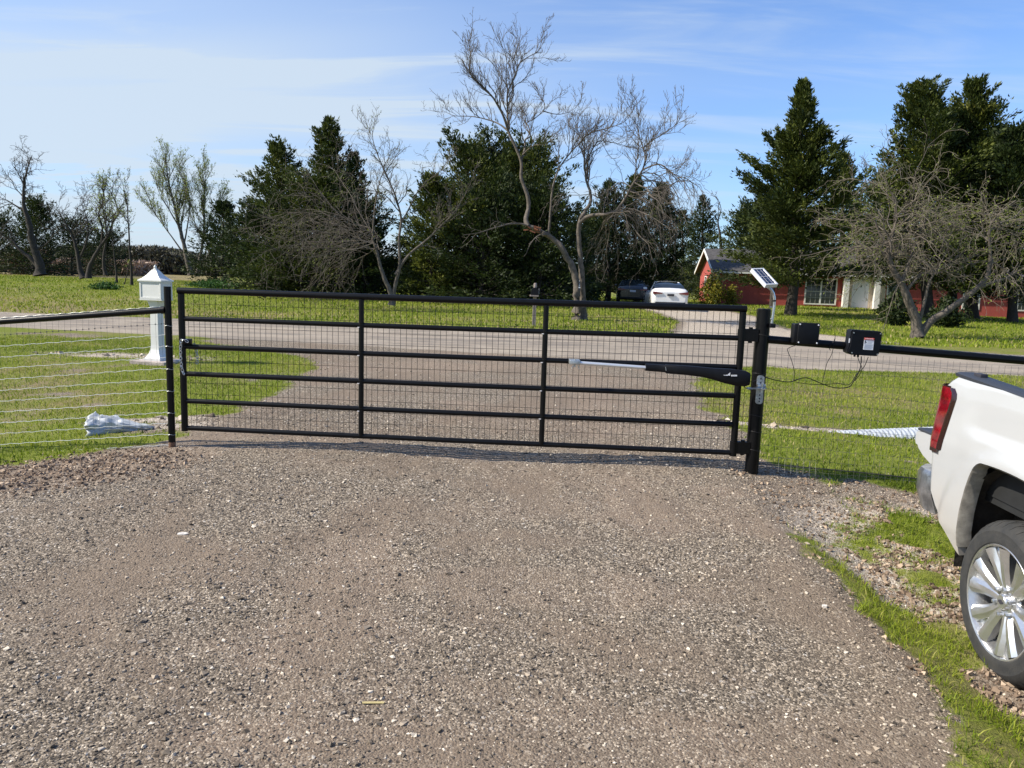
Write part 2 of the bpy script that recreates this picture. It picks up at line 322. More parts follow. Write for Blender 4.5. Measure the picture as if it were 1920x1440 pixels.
leafmat('grass', [(0, (.055, .090, .005)), (.35, (.155, .220, .011)), (.65, (.265, .310, .028)), (.85, (.36, .36, .065)), (1, (.48, .39, .19))], .35)
leafmat('bud', [(0, (.16, .21, .02)), (1, (.32, .38, .07))], .45)
leafmat('shrub_yellow', [(0, (.06, .08, .01)), (.6, (.20, .19, .02)), (1, (.36, .26, .04))], .3)
leafmat('weed', [(0, (.02, .06, .012)), (1, (.07, .15, .03))], .3)
leafmat('dry_reed', [(0, (.20, .13, .09)), (1, (.46, .34, .26))], .2)
leafmat('far_wood', [(0, (.035, .033, .026)), (.6, (.10, .095, .070)), (1, (.13, .135, .055))], .1)
leafmat('stone', [(0, (.050, .041, .032)), (.4, (.165, .134, .101)), (.78, (.43, .355, .27)), (1, (.74, .66, .54))], 0, rough=.9)
leafmat('clod', [(0, (.085, .058, .040)), (.6, (.25, .18, .125)), (1, (.50, .39, .28))], 0, rough=.95)

def ground_mat():
    m = bpy.data.materials.new('ground_cover'); m.use_nodes = True; t = m.node_tree; b = t.nodes['Principled BSDF']; b.inputs['Roughness'].default_value = .95; b.inputs['Specular IOR Level'].default_value = .15
    c = N(t, 'ShaderNodeTexCoord'); P = c.outputs['Object']
    def noise(s, d=5, r=.6, dist=0):
        n = N(t, 'ShaderNodeTexNoise'); n.inputs['Scale'].default_value = s; n.inputs['Detail'].default_value = d; n.inputs['Roughness'].default_value = r; n.inputs['Distortion'].default_value = dist; L(t, P, n.inputs['Vector']); return n.outputs['Fac']
    def vor(s, feat='F1'):
        n = N(t, 'ShaderNodeTexVoronoi', feature=feat); n.inputs['Scale'].default_value = s; L(t, P, n.inputs['Vector']); return n
    def attr(k): return N(t, 'ShaderNodeAttribute', attribute_name=k).outputs['Fac']
    def rng_(x, a, b_, c_=0, d_=1):
        r = N(t, 'ShaderNodeMapRange', interpolation_type='SMOOTHSTEP'); L(t, x, r.inputs[0])
        for i, v in enumerate((a, b_, c_, d_)): r.inputs[i+1].default_value = v
        return r.outputs[0]
    def ramp(x, cols):
        r = N(t, 'ShaderNodeValToRGB'); L(t, x, r.inputs[0]); e = r.color_ramp.elements
        e[0].position = cols[0][0]; e[0].color = (*cols[0][1], 1); e[1].position = cols[-1][0]; e[1].color = (*cols[-1][1], 1)
        for p, q in cols[1:-1]: k = e.new(p); k.color = (*q, 1)
        return r.outputs[0]
    def mix(f, a, b_, mode='MIX'):
        x = N(t, 'ShaderNodeMix', data_type='RGBA', blend_type=mode)
        if isinstance(f, float): x.inputs[0].default_value = f
        else: L(t, f, x.inputs[0])
        for i, v in ((6, a), (7, b_)):
            if isinstance(v, tuple): x.inputs[i].default_value = (*v, 1)
            else: L(t, v, x.inputs[i])
        return x.outputs[2]
    v1 = vor(95); v2 = vor(42); v3 = vor(210)
    s1 = N(t, 'ShaderNodeSeparateColor'); L(t, v1.outputs['Color'], s1.inputs[0]); s2 = N(t, 'ShaderNodeSeparateColor'); L(t, v2.outputs['Color'], s2.inputs[0]); s3 = N(t, 'ShaderNodeSeparateColor'); L(t, v3.outputs['Color'], s3.inputs[0])
    cell = M(t, 'ADD', M(t, 'MULTIPLY', s1.outputs[0], .65), M(t, 'MULTIPLY', s3.outputs[0], .35))
    grav = ramp(cell, [(.05, (.040, .034, .028)), (.32, (.110, .090, .069)), (.58, (.205, .168, .126)), (.80, (.38, .315, .238)), (.95, (.66, .57, .46))])
    big = M(t, 'MULTIPLY', M(t, 'GREATER_THAN', s2.outputs[1], .90), M(t, 'LESS_THAN', v2.outputs['Distance'], .42))
    grav = mix(big, grav, ramp(s2.outputs[2], [(0, (.13, .115, .10)), (.6, (.33, .29, .245)), (1, (.58, .53, .46))]))
    dirtc = ramp(noise(60, 8, .75), [(.3, (.12, .088, .064)), (.5, (.225, .170, .125)), (.7, (.38, .30, .225))])
    dirtc = mix(M(t, 'MULTIPLY', M(t, 'GREATER_THAN', cell, .66), .7), dirtc, grav)
    bf = rng_(M(t, 'ADD', attr('brown'), M(t, 'MULTIPLY', M(t, 'SUBTRACT', noise(3.5, 8, .7), .5), .9)), .15, .85, 0, .85)
    bare = mix(bf, grav, dirtc)
    bare = mix(rng_(noise(.8, 7, .65, .5), .44, .62, 0, .72), bare, (.205, .157, .115))
    palec = ramp(cell, [(.1, (.22, .175, .13)), (.5, (.44, .375, .30)), (.9, (.68, .61, .52))])
    bare = mix(rng_(M(t, 'ADD', attr('pale'), M(t, 'MULTIPLY', M(t, 'SUBTRACT', noise(9, 6, .7), .5), .7)), .3, .75, 0, .9), bare, palec)
    rcol = ramp(noise(55, 8, .8), [(.28, (.19, .158, .125)), (.5, (.33, .28, .222)), (.75, (.49, .42, .34))])
    mp = N(t, 'ShaderNodeMapping'); mp.inputs['Scale'].default_value = (.10, 1.9, 1); mp.inputs['Rotation'].default_value = (0, 0, R_(4)); L(t, P, mp.inputs[0])
    ns = N(t, 'ShaderNodeTexNoise'); ns.inputs['Scale'].default_value = 1; ns.inputs['Detail'].default_value = 6; ns.inputs['Roughness'].default_value = .7; L(t, mp.outputs[0], ns.inputs['Vector'])
    rcol = mix(rng_(ns.outputs['Fac'], .44, .60, 0, .7), rcol, (.17, .150, .132)); rcol = mix(rng_(noise(.9, 6, .6, .5), .46, .66, 0, .5), rcol, (.42, .36, .285))
    bare = mix(rng_(attr('road'), .35, .65), bare, rcol)
    gcol = ramp(noise(34, 8, .8), [(.28, (.055, .070, .010)), (.5, (.150, .180, .022)), (.7, (.25, .26, .05))])
    thatch = ramp(noise(90, 5, .8), [(.3, (.13, .095, .05)), (.7, (.34, .26, .15))])
    gcol = mix(rng_(M(t, 'ADD', attr('dry'), M(t, 'MULTIPLY', M(t, 'SUBTRACT', noise(2.6, 7, .75), .5), 1.1)), .2, .9, 0, .8), gcol, thatch)
    gf = rng_(M(t, 'ADD', attr('cover'), M(t, 'MULTIPLY', M(t, 'SUBTRACT', noise(26, 6, .75), .5), .8)), .36, .62)
    L(t, mix(gf, bare, gcol), b.inputs['Base Color'])
    hgt = M(t, 'ADD', M(t, 'MULTIPLY', M(t, 'SUBTRACT', 1.0, v1.outputs['Distance']), M(t, 'ADD', .35, s1.outputs[1])), M(t, 'MULTIPLY', noise(30, 8, .8), 1.3))
    hgt = M(t, 'ADD', hgt, M(t, 'MULTIPLY', big, .8))
    bp = N(t, 'ShaderNodeBump'); bp.inputs['Strength'].default_value = .75; bp.inputs['Distance'].default_value = .011; L(t, hgt, bp.inputs['Height']); L(t, bp.outputs[0], b.inputs['Normal'])
    MAT['ground'] = m
ground_mat()

# ---------------------------------------------------------------- ground, drive, road as one seamless sheet split by use
def axis(segs):
    out = [segs[0][0]]
    for a, b_, st in segs:
        n = max(1, int(round((b_-a)/st))); out += list(a+(b_-a)*(np.arange(n)+1)/n)
    return np.array(out)
gx = axis([(-900, -200, 70), (-200, -60, 10), (-60, -20, 1.2), (-20, -6, .22), (-6, 6, .045), (6, 20, .22), (20, 60, 1.2), (60, 200, 10), (200, 900, 70)])
gy_ = axis([(-60, -6, 4), (-6, 1.4, .3), (1.4, 9.5, .045), (9.5, 26, .16), (26, 60, .7), (60, 200, 6), (200, 1400, 60)])
GX, GY = np.meshgrid(gx, gy_); fx, fy = GX.ravel(), GY.ravel()
fz = HZ(fx, fy)
cov = grass_cover(fx, fy); palev = pale_mask(fx, fy); brn = brown_mask(fx, fy)
roadv = np.clip(.5+pdist(fx, fy, ROAD)*1.5, 0, 1)
def dry_mask(x, y):
    d = .30+(fbm(x, y, .28, 51)-.5)*1.1+(fbm(x, y, 1.9, 52)-.5)*.8
    d = d+.75*np.exp(-((y-27.5)/2.2)**2)*(x < -8)+.8*sm((y-56)/6)*sm((-x-.36*y)/4)+.25*((y > 6) & (y < 16))*(fbm(x, y, 1.3, 55)-.25)
    return np.clip(d, 0, 1)
dryv = dry_mask(fx, fy)
drivev = pdist(fx, fy, DRIVE); fdv = pdist(fx, fy, FARD)
nxg, nyg = len(gx), len(gy_)
ii = (np.arange(nyg-1)[:, None]*nxg+np.arange(nxg-1)[None]).ravel(); Q = np.stack((ii, ii+1, ii+nxg+1, ii+nxg), 1)
fr_ = (roadv[Q].mean(1) > .5); fd_ = (drivev[Q].mean(1) > 0) & ~fr_; ff_ = (fdv[Q].mean(1) > 0) & ~fr_ & ~fd_
VV = np.stack((fx, fy, fz), 1); AT = dict(cover=cov, pale=palev, brown=brn, road=roadv, dry=dryv)
for nm, msk, lb in (('ground', ~(fr_ | fd_ | ff_), 'uneven spring grass with worn stony patches'), ('road', fr_, 'pale gravelly asphalt lane crossing beyond the gate'),
                    ('driveway', fd_, 'gravel drive running through the closed gate'), ('path', ff_, 'pale drive leading to the parked cars')):
    q = Q[msk]; used = np.zeros(len(VV), bool); used[q.ravel()] = True; idx = np.cumsum(used)-1
    me = mesh_np(nm, VV[used], None, idx[q], {k: v[used] for k, v in AT.items()}, smooth=True)
    struct(link(nm, me, 'ground'), label=lb)

# ---------------------------------------------------------------- gravel stones and clods (nobody could count them)
def stones(name, pts, size, matn, seed, flat=.55):
    r = np.random.default_rng(seed); n = len(pts)
    blocky = name not in ('gravel',)
    if blocky: base = np.array([(-1, -1, -1), (1, -1, -1), (1, 1, -1), (-1, 1, -1), (-1, -1, 1), (1, -1, 1), (1, 1, 1), (-1, 1, 1)], float)*.66; F = np.array([(0, 2, 1), (0, 3, 2), (4, 5, 6), (4, 6, 7), (0, 1, 5), (0, 5, 4), (1, 2, 6), (1, 6, 5), (2, 3, 7), (2, 7, 6), (3, 0, 4), (3, 4, 7)])
    else: base = np.array([(1, 0, 0), (-1, 0, 0), (0, 1, 0), (0, -1, 0), (0, 0, 1), (0, 0, -1)], float); F = np.array([(0, 2, 4), (2, 1, 4), (1, 3, 4), (3, 0, 4), (2, 0, 5), (1, 2, 5), (3, 1, 5), (0, 3, 5)])
    nvb = len(base); V = base[None]*(1+r.uniform(-.35, .35, (n, nvb, 1)))+r.uniform(-.28, .28, (n, nvb, 3))
    q = r.normal(0, 1, (n, 4)); q /= np.linalg.norm(q, axis=1)[:, None]; w_, x_, y_, z_ = q.T
    RM = np.stack((1-2*(y_*y_+z_*z_), 2*(x_*y_-z_*w_), 2*(x_*z_+y_*w_), 2*(x_*y_+z_*w_), 1-2*(x_*x_+z_*z_), 2*(y_*z_-x_*w_), 2*(x_*z_-y_*w_), 2*(y_*z_+x_*w_), 1-2*(x_*x_+y_*y_)), -1).reshape(n, 3, 3)
    V = np.einsum('nij,nkj->nki', RM, V)
    V = V*np.stack((r.uniform(.7, 1.3, n), r.uniform(.6, 1.1, n), r.uniform(flat*.7, flat*1.3, n)), 1)[:, None]*size[:, None, None]
    a = r.uniform(0, 6.28, n); ca, sa = np.cos(a)[:, None], np.sin(a)[:, None]
    V = np.stack((V[..., 0]*ca-V[..., 1]*sa, V[..., 0]*sa+V[..., 1]*ca, V[..., 2]), -1)
    z = HZ(pts[:, 0], pts[:, 1])+size*flat*.25
    V = V+np.stack((pts[:, 0], pts[:, 1], z), 1)[:, None]
    FF = (F[None]+(np.arange(n)*nvb)[:, None, None]).reshape(-1, 3)
    tn = np.repeat(np.clip(r.beta(1.5, 1.7, n)+(r.uniform(0, 1, n) > .96)*.3, 0, .93), nvb)
    return struct(link(name, mesh_np(name, V.reshape(-1, 3), FF, None, {'tint': tn}), matn), 'stuff')
def scatter(n, x0, x1, y0, y1, test, seed, power=1.):
    r = np.random.default_rng(seed); x = r.uniform(x0, x1, n); y = y0+(y1-y0)*r.uniform(0, 1, n)**power; k = test(x, y, r); return np.stack((x[k], y[k]), 1)
inview = lambda x, y: np.abs(x) < .72*y+.25
pg = scatter(210000, -6, 4.5, 1.7, 9.5, lambda x, y, r: inview(x, y) & (grass_cover(x, y) < .45) & (r.uniform(0, 1, len(x)) < np.clip(1.15-brown_mask(x, y)*.7, .2, 1)*np.clip(-.75+3.0*fbm(x, y, .9, 91), .12, 1)), 11, 1.35)
rs = np.random.default_rng(12)
struct(stones('gravel', pg, rs.gamma(3.2, .00135, len(pg))+.0022, 'stone', 13), 'stuff', 'small crushed stones strewn over the drive')
pb = scatter(2600, -6, 5, 1.8, 15, lambda x, y, r: inview(x, y) & (grass_cover(x, y) < .6), 14)
stones('loose_rock', pb, np.minimum(rs.gamma(2.2, .0034, len(pb))+.004, .014), 'stone', 15, .6)['label'] = 'larger pale stones lying loose on the gravel'
pc = scatter(42000, -6.5, -2.2, 4.4, 7.0, lambda x, y, r: inview(x, y) & (r.uniform(0, 1, len(x)) < sm(pdist(x, y, CLOD_L)/.5+.55)*.42), 16)
stones('soil_clods', pc, np.minimum(rs.gamma(1.8, .0050, len(pc))*.8+.003, .019), 'clod', 17, .7)['label'] = 'brown clods of dug soil beside the left gate post'
pc2 = scatter(26000, 1.9, 4.5, 2.8, 6.7, lambda x, y, r: (r.uniform(0, 1, len(x)) < .12+sm(pdist(x, y, CLOD_R)/.3+.5)*.75) & (grass_cover(x, y) < .55), 18)
stones('rubble', pc2, np.minimum(rs.gamma(1.7, .0062, len(pc2))*.62+.003, .017), 'clod', 19, .75)['label'] = 'stony brown rubble between the drive edge and the truck'
pc3 = scatter(5000, -9.5, 5.6, 7.6, 14.6, lambda x, y, r: (pale_mask(x, y) > .35) & (grass_cover(x, y) < .6) & (r.uniform(0, 1, len(x)) < .8), 20)
if len(pc3): stones('limestone_chips', pc3, rs.gamma(2., .008, len(pc3))+.008, 'stone', 22, .6)['label'] = 'chips of pale limestone in the bare patches beyond the fence'

# ---------------------------------------------------------------- grass
def blades(name, pts, h, w, seed, label, lean=.5, tint=None):
    r = np.random.default_rng(seed); n = len(pts); z = HZ(pts[:, 0], pts[:, 1])-.004
    B = np.stack((pts[:, 0], pts[:, 1], z), 1); a = r.uniform(0, 6.28, n); hh = h*r.uniform(.5, 1.35, n); ww = w*r.uniform(.6, 1.4, n)
    side = np.stack((np.cos(a), np.sin(a), 0*a), 1)*ww[:, None]*.5
    ld = r.uniform(0, 6.28, n); lm = np.abs(r.normal(0, lean, n))*hh; ln = np.stack((np.cos(ld)*lm, np.sin(ld)*lm, 0*lm), 1)
    up = np.array([0, 0, 1.])
    V = np.stack((B-side, B+side, B+side*.8+ln*.35+up*hh[:, None]*.55, B-side*.8+ln*.35+up*hh[:, None]*.55, B+ln+up*(hh*.95)[:, None]), 1)
    k = np.arange(n)*5; F4 = np.stack((k, k+1, k+2, k+3), 1); F3 = np.stack((k+3, k+2, k+4), 1)
    tn = np.clip(.38+(fbm(pts[:, 0], pts[:, 1], .9, 61)-.5)*.9+r.normal(0, .13, n)+.42*dry_mask(pts[:, 0], pts[:, 1])*r.uniform(0, 1.4, n), 0, 1)
    tn = np.where(r.uniform(0, 1, n) < .07, r.uniform(.85, 1.1, n), tn)
    if tint is not None: tn = np.clip(tn*tint[0]+tint[1], 0, 1)
    return struct(link(name, mesh_np(name, V.reshape(-1, 3), F3, F4, {'tint': np.repeat(tn, 5)}), 'grass'), 'stuff', label)
g1 = scatter(120000, 1.2, 4.2, 1.6, 6.8, lambda x, y, r: (grass_cover(x, y) > .44+r.uniform(-.08, .25, len(x))) & (x < .74*y+.5) & (r.uniform(0, 1, len(x)) < np.clip(1.9*fbm(x, y, 5, 77)-.55, .04, 1)), 31)
blades('grass', g1, .040, .0042, 32, 'green grass along the right edge of the gravel, beside the truck', 1.0, (.9, -.06))
g2 = scatter(330000, -11, 13, 5.8, 17.5, lambda x, y, r: (np.abs(x) < .80*y+1.2) & (grass_cover(x, y) > .42+r.uniform(-.1, .3, len(x))) & (r.uniform(0, 1, len(x)) < .2+fbm(x, y, 2.2, 79)), 33)
blades('verge_grass', g2, .040, .009, 34, 'short grass of the verge between the fences and the road', .8)
g3 = scatter(230000, -48, 48, 22.5, 62, lambda x, y, r: (np.abs(x) < .80*y+3) & (grass_cover(x, y) > .45) & (r.uniform(0, 1, len(x)) < .15+fbm(x, y, .7, 83)), 35, 1.3)
blades('lawn_grass', g3, .095, .035, 36, 'longer grass of the yards across the road', .6, (1., .02))

# ---------------------------------------------------------------- gate
GL, GR = np.array([-2.965, 6.87]), np.array([1.928, 6.51])
gu = (GR-GL)/np.linalg.norm(GR-GL); GW = float(np.linalg.norm(GR-GL)); gn = np.array([-gu[1], gu[0]])    # gn: away from the camera
def gp(t, z, d=0.): p = GL+gu*t+gn*d; return np.array([p[0], p[1], z])
gate = thing('farm_gate', 'wide black six-rail pipe gate backed with wire mesh, closed across the gravel drive', 'gate', gp(GW, .0))
ZR = [1.405, 1.157, .909, .661, .413, .165]
for i, z in enumerate(ZR):
    b = MB(True); r = .028 if i == 0 else .0225
    b.tube([gp(-.028 if i == 0 else .026, z), gp(GW*.5, z-.004), gp(GW+(.028 if i == 0 else -.026), z)], r, 14); b.build('rail', 'black_paint', gate)
for t, nm in ((0, 'stile'), (GW, 'stile')):
    MB(True).tube([gp(t, .137), gp(t, 1.378)], .029, 14).build(nm, 'black_paint', gate)
for t in (GW*.333, GW*.662):
    b = MB(True); b.tube([gp(t, .166, -.004), gp(t, 1.38, -.004)], .0235, 12)
    for z in ZR[1:-1]: b.lathe([(0, -.006), (.0265, -.005), (.0265, .005), (0, .006)], 12, gp(t, z, -.004))
    b.build('brace', 'black_paint', gate)
for t in (GW*.333, GW*.662):
    for z in ZR[1:-1]: MB(True).tube([gp(t-.030, z-.021, -.020), gp(t-.018, z-.023, -.024), gp(t-.010, z-.021, -.026)], [.003, .005, .003], 6).build('weld', 'label_grey', gate)
b = MB()
nv = int((GW+.13)/.0508)
for k in range(nv):
    t = .045+k*.0508; w = .0022*math.sin(k*1.7)+.0015*math.sin(k*5.1)
    b.tube([gp(t+w, .155, .033), gp(t-w, 1.40, .033)], .0019, 4, False)
for k in range(13): b.tube([gp(.04, .17+k*.1016, .0355), gp(GW+.125, .17+k*.1016+.004, .0355)], .0017, 4, False)
b.build('wire_mesh', 'gate_wire', gate)
for z in (1.185, .215):
    b = MB(); b.box((0, 0, 0), (1, 1, 1)); b = MB()
    a0 = gp(GW+.01, z); a1 = gp(GW+.135, z); b.bar(a0, a1, .055, .105); h = b.build('hinge', 'black_paint', gate)
    MB(True).tube([gp(GW+.075, z-.066), gp(GW+.075, z+.066)], .017, 10).build('hinge_pin', 'black_paint', h)
    MB(True).tube([gp(GW, z-.05), gp(GW, z+.05)], .0345, 14).build('hinge_collar', 'black_paint', h)
MB(True).box((-.03, -.03, -.02), (.06, .02, .03), .008, Matrix.Translation(Vector(gp(.035, .95, -.02)))).build('latch', 'black_paint', gate)

# ---------------------------------------------------------------- fences left and right
def P3(px, py, Y): return atY(px, py, Y)
lf = thing('pipe_fence', 'black pipe rail fence with pale galvanised wires, left of the gate', 'fence', (-3.085, 6.87, 0))
LP = np.array([-3.085, 6.87])
fdirL = np.array([-1., .035]); fdirL /= np.linalg.norm(fdirL)
def lp(t, z, d=0.): p = LP+fdirL*t+np.array([0, 1.])*d; s = -.100*min(t, 5.5); return np.array([p[0], p[1], z+s])
MB(True).tube([(-3.085, 6.87, -.25), (-3.085, 6.87, .03)], .0305, 14).build('post_foot', 'rust', lf)
b = MB(True); b.tube([(-3.085, 6.87, .03), (-3.088, 6.875, 1.438)], .0305, 16); b.build('post', 'black_paint', lf)
MB(True).tube([(-3.085+fdirL[0]*4.4, 6.87+fdirL[1]*4.4, -.6), (-3.088+fdirL[0]*4.4, 6.875+fdirL[1]*4.4, 1.15)], .0305, 14).build('post', 'black_paint', lf)
MB(True).tube([lp(.03, 1.232), lp(2, 1.232), lp(4.6, 1.232)], .0285, 16).build('rail', 'black_paint', lf)
MB(True).tube([lp(.025, 1.232), lp(.06, 1.232)], .034, 14).build('rail_end_cap', 'black_paint', lf)
zs = [1.110-.1005*k for k in range(12)]
for k, z in enumerate(zs[1:]):
    pts = [lp(t, z+.0035*math.sin(t*41+k)+.002*math.sin(t*97+k*2)) for t in np.linspace(-.03, 4.4, 150)]
    MB().tube(pts, .0023, 5, False).build('wire', 'bright_wire', lf)
b = MB()
for k in range(78):
    t = .06+k*.0555; b.tube([lp(t, 1.235, .002), lp(t+.004, 1.11), lp(t-.003, .6), lp(t, .02)], .0009, 4, False)
    for z in zs[:1]: b.tube([lp(t+.004, z-.006), lp(t+.004, z+.006)], .0045, 5)
b.tube([lp(t, zs[0]+.002*math.sin(t*41)) for t in np.linspace(0, 4.4, 120)], .0011, 4, False)
b.build('stay_wires', 'fence_wire', lf)
MB().tube([lp(t, 1.264+.003*math.sin(t*60), .004*math.sin(t*37)) for t in np.linspace(.06, 4.4, 300)], .0014, 4).build('top_strand', 'galv_wire', lf)
for z in (1.09, .905, .70, .50, .30, .10):
    th = np.linspace(math.pi*.85, math.pi*2.1, 9)
    MB().tube([(-3.086+.033*math.cos(a), 6.871+.033*math.sin(a), z+.004*math.sin(3*a)) for a in th], .0022, 5).build('tie', 'galv_wire', lf)
rf = thing('pipe_fence', 'black pipe rail fence with fine dark mesh and thick gate post, right of the gate', 'fence', (2.105, 6.52, 0))
RP = np.array([2.105, 6.52]); fdirR = np.array([1., -.055]); fdirR /= np.linalg.norm(fdirR)
def rp(t, z, d=0.): p = RP+fdirR*t+np.array([0, 1.])*d; s = -.050*t; return np.array([p[0], p[1], z+s])
b = MB(True); b.tube([(2.098, 6.52, -.3), (2.108, 6.52, 1.405)], .0572, 28); b.lathe([(0, 1.412), (.050, 1.410), (.0575, 1.400)], 28, (2.108, 6.52, 0)); b.build('gate_post', 'black_paint', rf)
MB(True).tube([(RP[0]+fdirR[0]*5.2, RP[1]+fdirR[1]*5.2, -.7), (RP[0]+fdirR[0]*5.2, RP[1]+fdirR[1]*5.2, 1.05)], .032, 14).build('post', 'black_paint', rf)
MB(True).tube([rp(.05, 1.155), rp(2, 1.155), rp(5.3, 1.155)], .0335, 16).build('rail', 'black_paint', rf)
b = MB()
for k in range(98):
    t = .075+k*.0525; o = .004*math.sin(k*2.3); b.tube([rp(t+o, 1.10), rp(t-o, .55, .004*math.sin(k)), rp(t+o, .02)], .0011, 4, False)
for j in range(12):
    z = 1.13-.0985*j; b.tube([rp(t, z+.004*math.sin(t*9+j), .002) for t in np.linspace(.05, 5.2, 60)], .00115, 4, False)
for k in range(98):
    for j in (2, 4, 6): b.tube([rp(.075+k*.0525, 1.13-.0985*j-.005), rp(.075+k*.0525, 1.13-.0985*j+.005)], .0028, 5)
b.build('wire_mesh', 'fence_wire', rf)
MB().tube([rp(t, .085+.012*math.sin(t*1.7)-.012*t, -.03) for t in np.linspace(-.05, 5.1, 40)], .0042, 6).build('bottom_strand', 'dark_wire', rf)
MB().tube([rp(t, 1.1915+.0025*math.sin(t*57), .004*math.sin(t*31)) for t in np.linspace(.9, 5.1, 300)], .0014, 4).build('top_strand', 'galv_wire', rf)
for z in (1.19, .86, .5, .36, .2):
    MB().tube([(2.103+.060*math.cos(a), 6.52+.060*math.sin(a), z+.006*math.sin(2*a)) for a in np.linspace(math.pi, 2.15*math.pi, 12)], .0018, 5).build('tie', 'dark_wire', rf)
sc_ = thing('mesh_offcut', 'loose offcut of bright welded mesh on the ground by the thick gate post', 'wire mesh', (2.35, 6.4, 0))
b = MB()
for k in range(7): t = .20+k*.052; b.tube([rp(t, .16-.002*k, -.06), rp(t-.012, .035, -.10)], .0010, 4)
for z, d in ((.16, -.06), (.098, -.08), (.037, -.10)): b.tube([rp(.19, z, d), rp(.53, z-.012, d)], .0010, 4)
b.build('welded_mesh', 'fence_wire', sc_)

# chain
ch = thing('chain', 'bright steel chain hanging from the latch side of the gate', 'chain', gp(.03, .95, -.05))
def linkring(c, d, n, w=.010, l=.017):
    th = np.linspace(0, 2*np.pi, 17)[:-1]; d = np.array(d, float); d /= np.linalg.norm(d); n = np.array(n, float); n = n-d*(n@d); n /= np.linalg.norm(n)
    P = [np.array(c)+d*l*math.copysign(abs(math.sin(a))**.8, math.sin(a))+n*w*math.copysign(abs(math.cos(a))**.8, math.cos(a)) for a in th]; P.append(P[0]); return P
def chain_run(pts, mname='steel'):
    P = np.array(pts); dd = np.r_[0, np.cumsum(np.linalg.norm(np.diff(P, axis=0), axis=1))]; s = .012; i = 0
    while s < dd[-1]:
        c = np.array([np.interp(s, dd, P[:, k]) for k in range(3)]); c2 = np.array([np.interp(min(s+.01, dd[-1]), dd, P[:, k]) for k in range(3)]); c1 = np.array([np.interp(max(s-.01, 0), dd, P[:, k]) for k in range(3)])
        MB(True).tube(linkring(c, c2-c1, (1, 0, 0) if i % 2 == 0 else (.25, 1, 0)), .0035, 6, False).build('link', mname, ch); s += .0265; i += 1
chain_run([gp(.075, .955, -.05), gp(.05, .975, -.055), gp(.022, .965, -.06), gp(.012, .90, -.06), gp(.010, .78, -.058), gp(.020, .70, -.055), gp(.035, .655, -.05)])
chain_run([gp(.085, .93, .045), gp(.105, .86, .05), gp(.11, .78, .05), gp(.102, .74, .05)], 'zinc')

# ---------------------------------------------------------------- gate opener
def at_gate(px, py, d=-.12):                   # point over a pixel on the plane d in front of the gate
    r = ray(px, py); n3 = np.array([gn[0], gn[1], 0]); p0 = np.array([*GL, 0])+n3*d; o = np.array([0, 0, CH]); return o+r*((p0-o)@n3/(r@n3))
op = thing('gate_opener', 'black swing gate opener arm with silver push rod, mounted between gate and thick post', 'gate opener', (2.0, 6.4, .75))
A, Bp = at_gate(1080, 680), at_gate(1214, 689.5)
MB(True).tube([A, Bp], .0155, 16).build('push_rod', mat('rod', (.72, .73, .74), .30, .6), op)
b = MB(True); b.box((-.045, -.03, -.018), (.045, .10, .018), .004, Matrix.Translation(Vector(A+np.array([-.01, .0, .004]))))
b.tube([A+np.array([-.01, -.01, -.035]), A+np.array([-.01, -.01, .03])], .007, 8); b.tube([A+np.array([.01, -.01, -.01]), A+np.array([.03, -.012, -.055])], .003, 6); b.tube([A+np.array([-.02, -.01, -.01]), A+np.array([-.035, -.012, -.05])], .003, 6)
b.build('front_bracket', 'zinc', op)
ax = [(1210, 690, .0295, .0295), (1226, 691, .031, .031), (1247, 692.5, .0315, .031), (1249, 693, .038, .036), (1290, 696, .040, .038), (1318, 699.0, .043, .040), (1338, 702.5, .050, .045), (1358, 706, .062, .05), (1378, 709, .069, .053), (1396, 711, .066, .053), (1404, 711.5, .052, .045), (1405, 711.5, .02, .02)]
rings = []
for px, py, hz_, hy in ax:
    c = at_gate(px, py-1.5, -.12)
    ring = []
    for a in np.arange(20)*2*np.pi/20:
        ca, sa = math.cos(a), math.sin(a); e = .55
        ring.append(c+np.array([0, hy*math.copysign(abs(ca)**e, ca), hz_*math.copysign(abs(sa)**e, sa)]))
    rings.append(ring)
b = MB(True); G = np.array(rings); G = np.concatenate((G, G[:, :1]), 1); b.grid(G); b.add(G[0, :-1], [tuple(range(20))]); b.add(G[-1, :-1], [tuple(range(20))])
hs = b.build('housing', 'black_plastic', op, auto=50)
c = at_gate(1376, 704, -.178)
b = MB()                                       # small white emblem and lettering
for px0, px1, dz, hh in ((1357, 1361, 0, .004), (1361.5, 1364.5, 0, .007), (1365, 1369, .002, .008)):
    q0 = at_gate(px0, 703.4, -.1755); q1 = at_gate(px1, 703.7, -.1755); b.bar(q0+np.array([0, 0, dz]), q1+np.array([0, 0, dz]), .002, hh)
q = at_gate(1366.5, 702, -.1755); b.prism([(-.010, 0), (.012, 0), (.010, .018), (.004, .006)], .002, q, (gu[0], gu[1], 0))
for k in range(5): q0 = at_gate(1371+k*2.3, 704.2, -.1755); q1 = at_gate(1372.7+k*2.3, 704.3, -.1755); b.bar(q0, q1, .002, .0125)
b.build('emblem', 'label_white', hs)
MB(True).tube([at_gate(1248, 688, -.155), at_gate(1249, 695, -.155)], .003, 6).build('clip', 'zinc', hs)
pl = MB(True)
zc = .728; fp = 6.52-.061                       # slotted plate on the post's near side
def rrect(w, h, r, k=5):
    out = []
    for cx_, cy_, a0 in ((w-r, h-r, 0), (-w+r, h-r, 90), (-w+r, -h+r, 180), (w-r, -h+r, 270)):
        for j in range(k+1): a = R_(a0+90*j/k); out.append((cx_+r*math.cos(a), cy_+r*math.sin(a)))
    return out
pl.prism(rrect(.031, .122, .022), .006, (2.10, fp-.006, zc)); pl = pl.build('post_plate', 'zinc', op, auto=30)
b = MB()
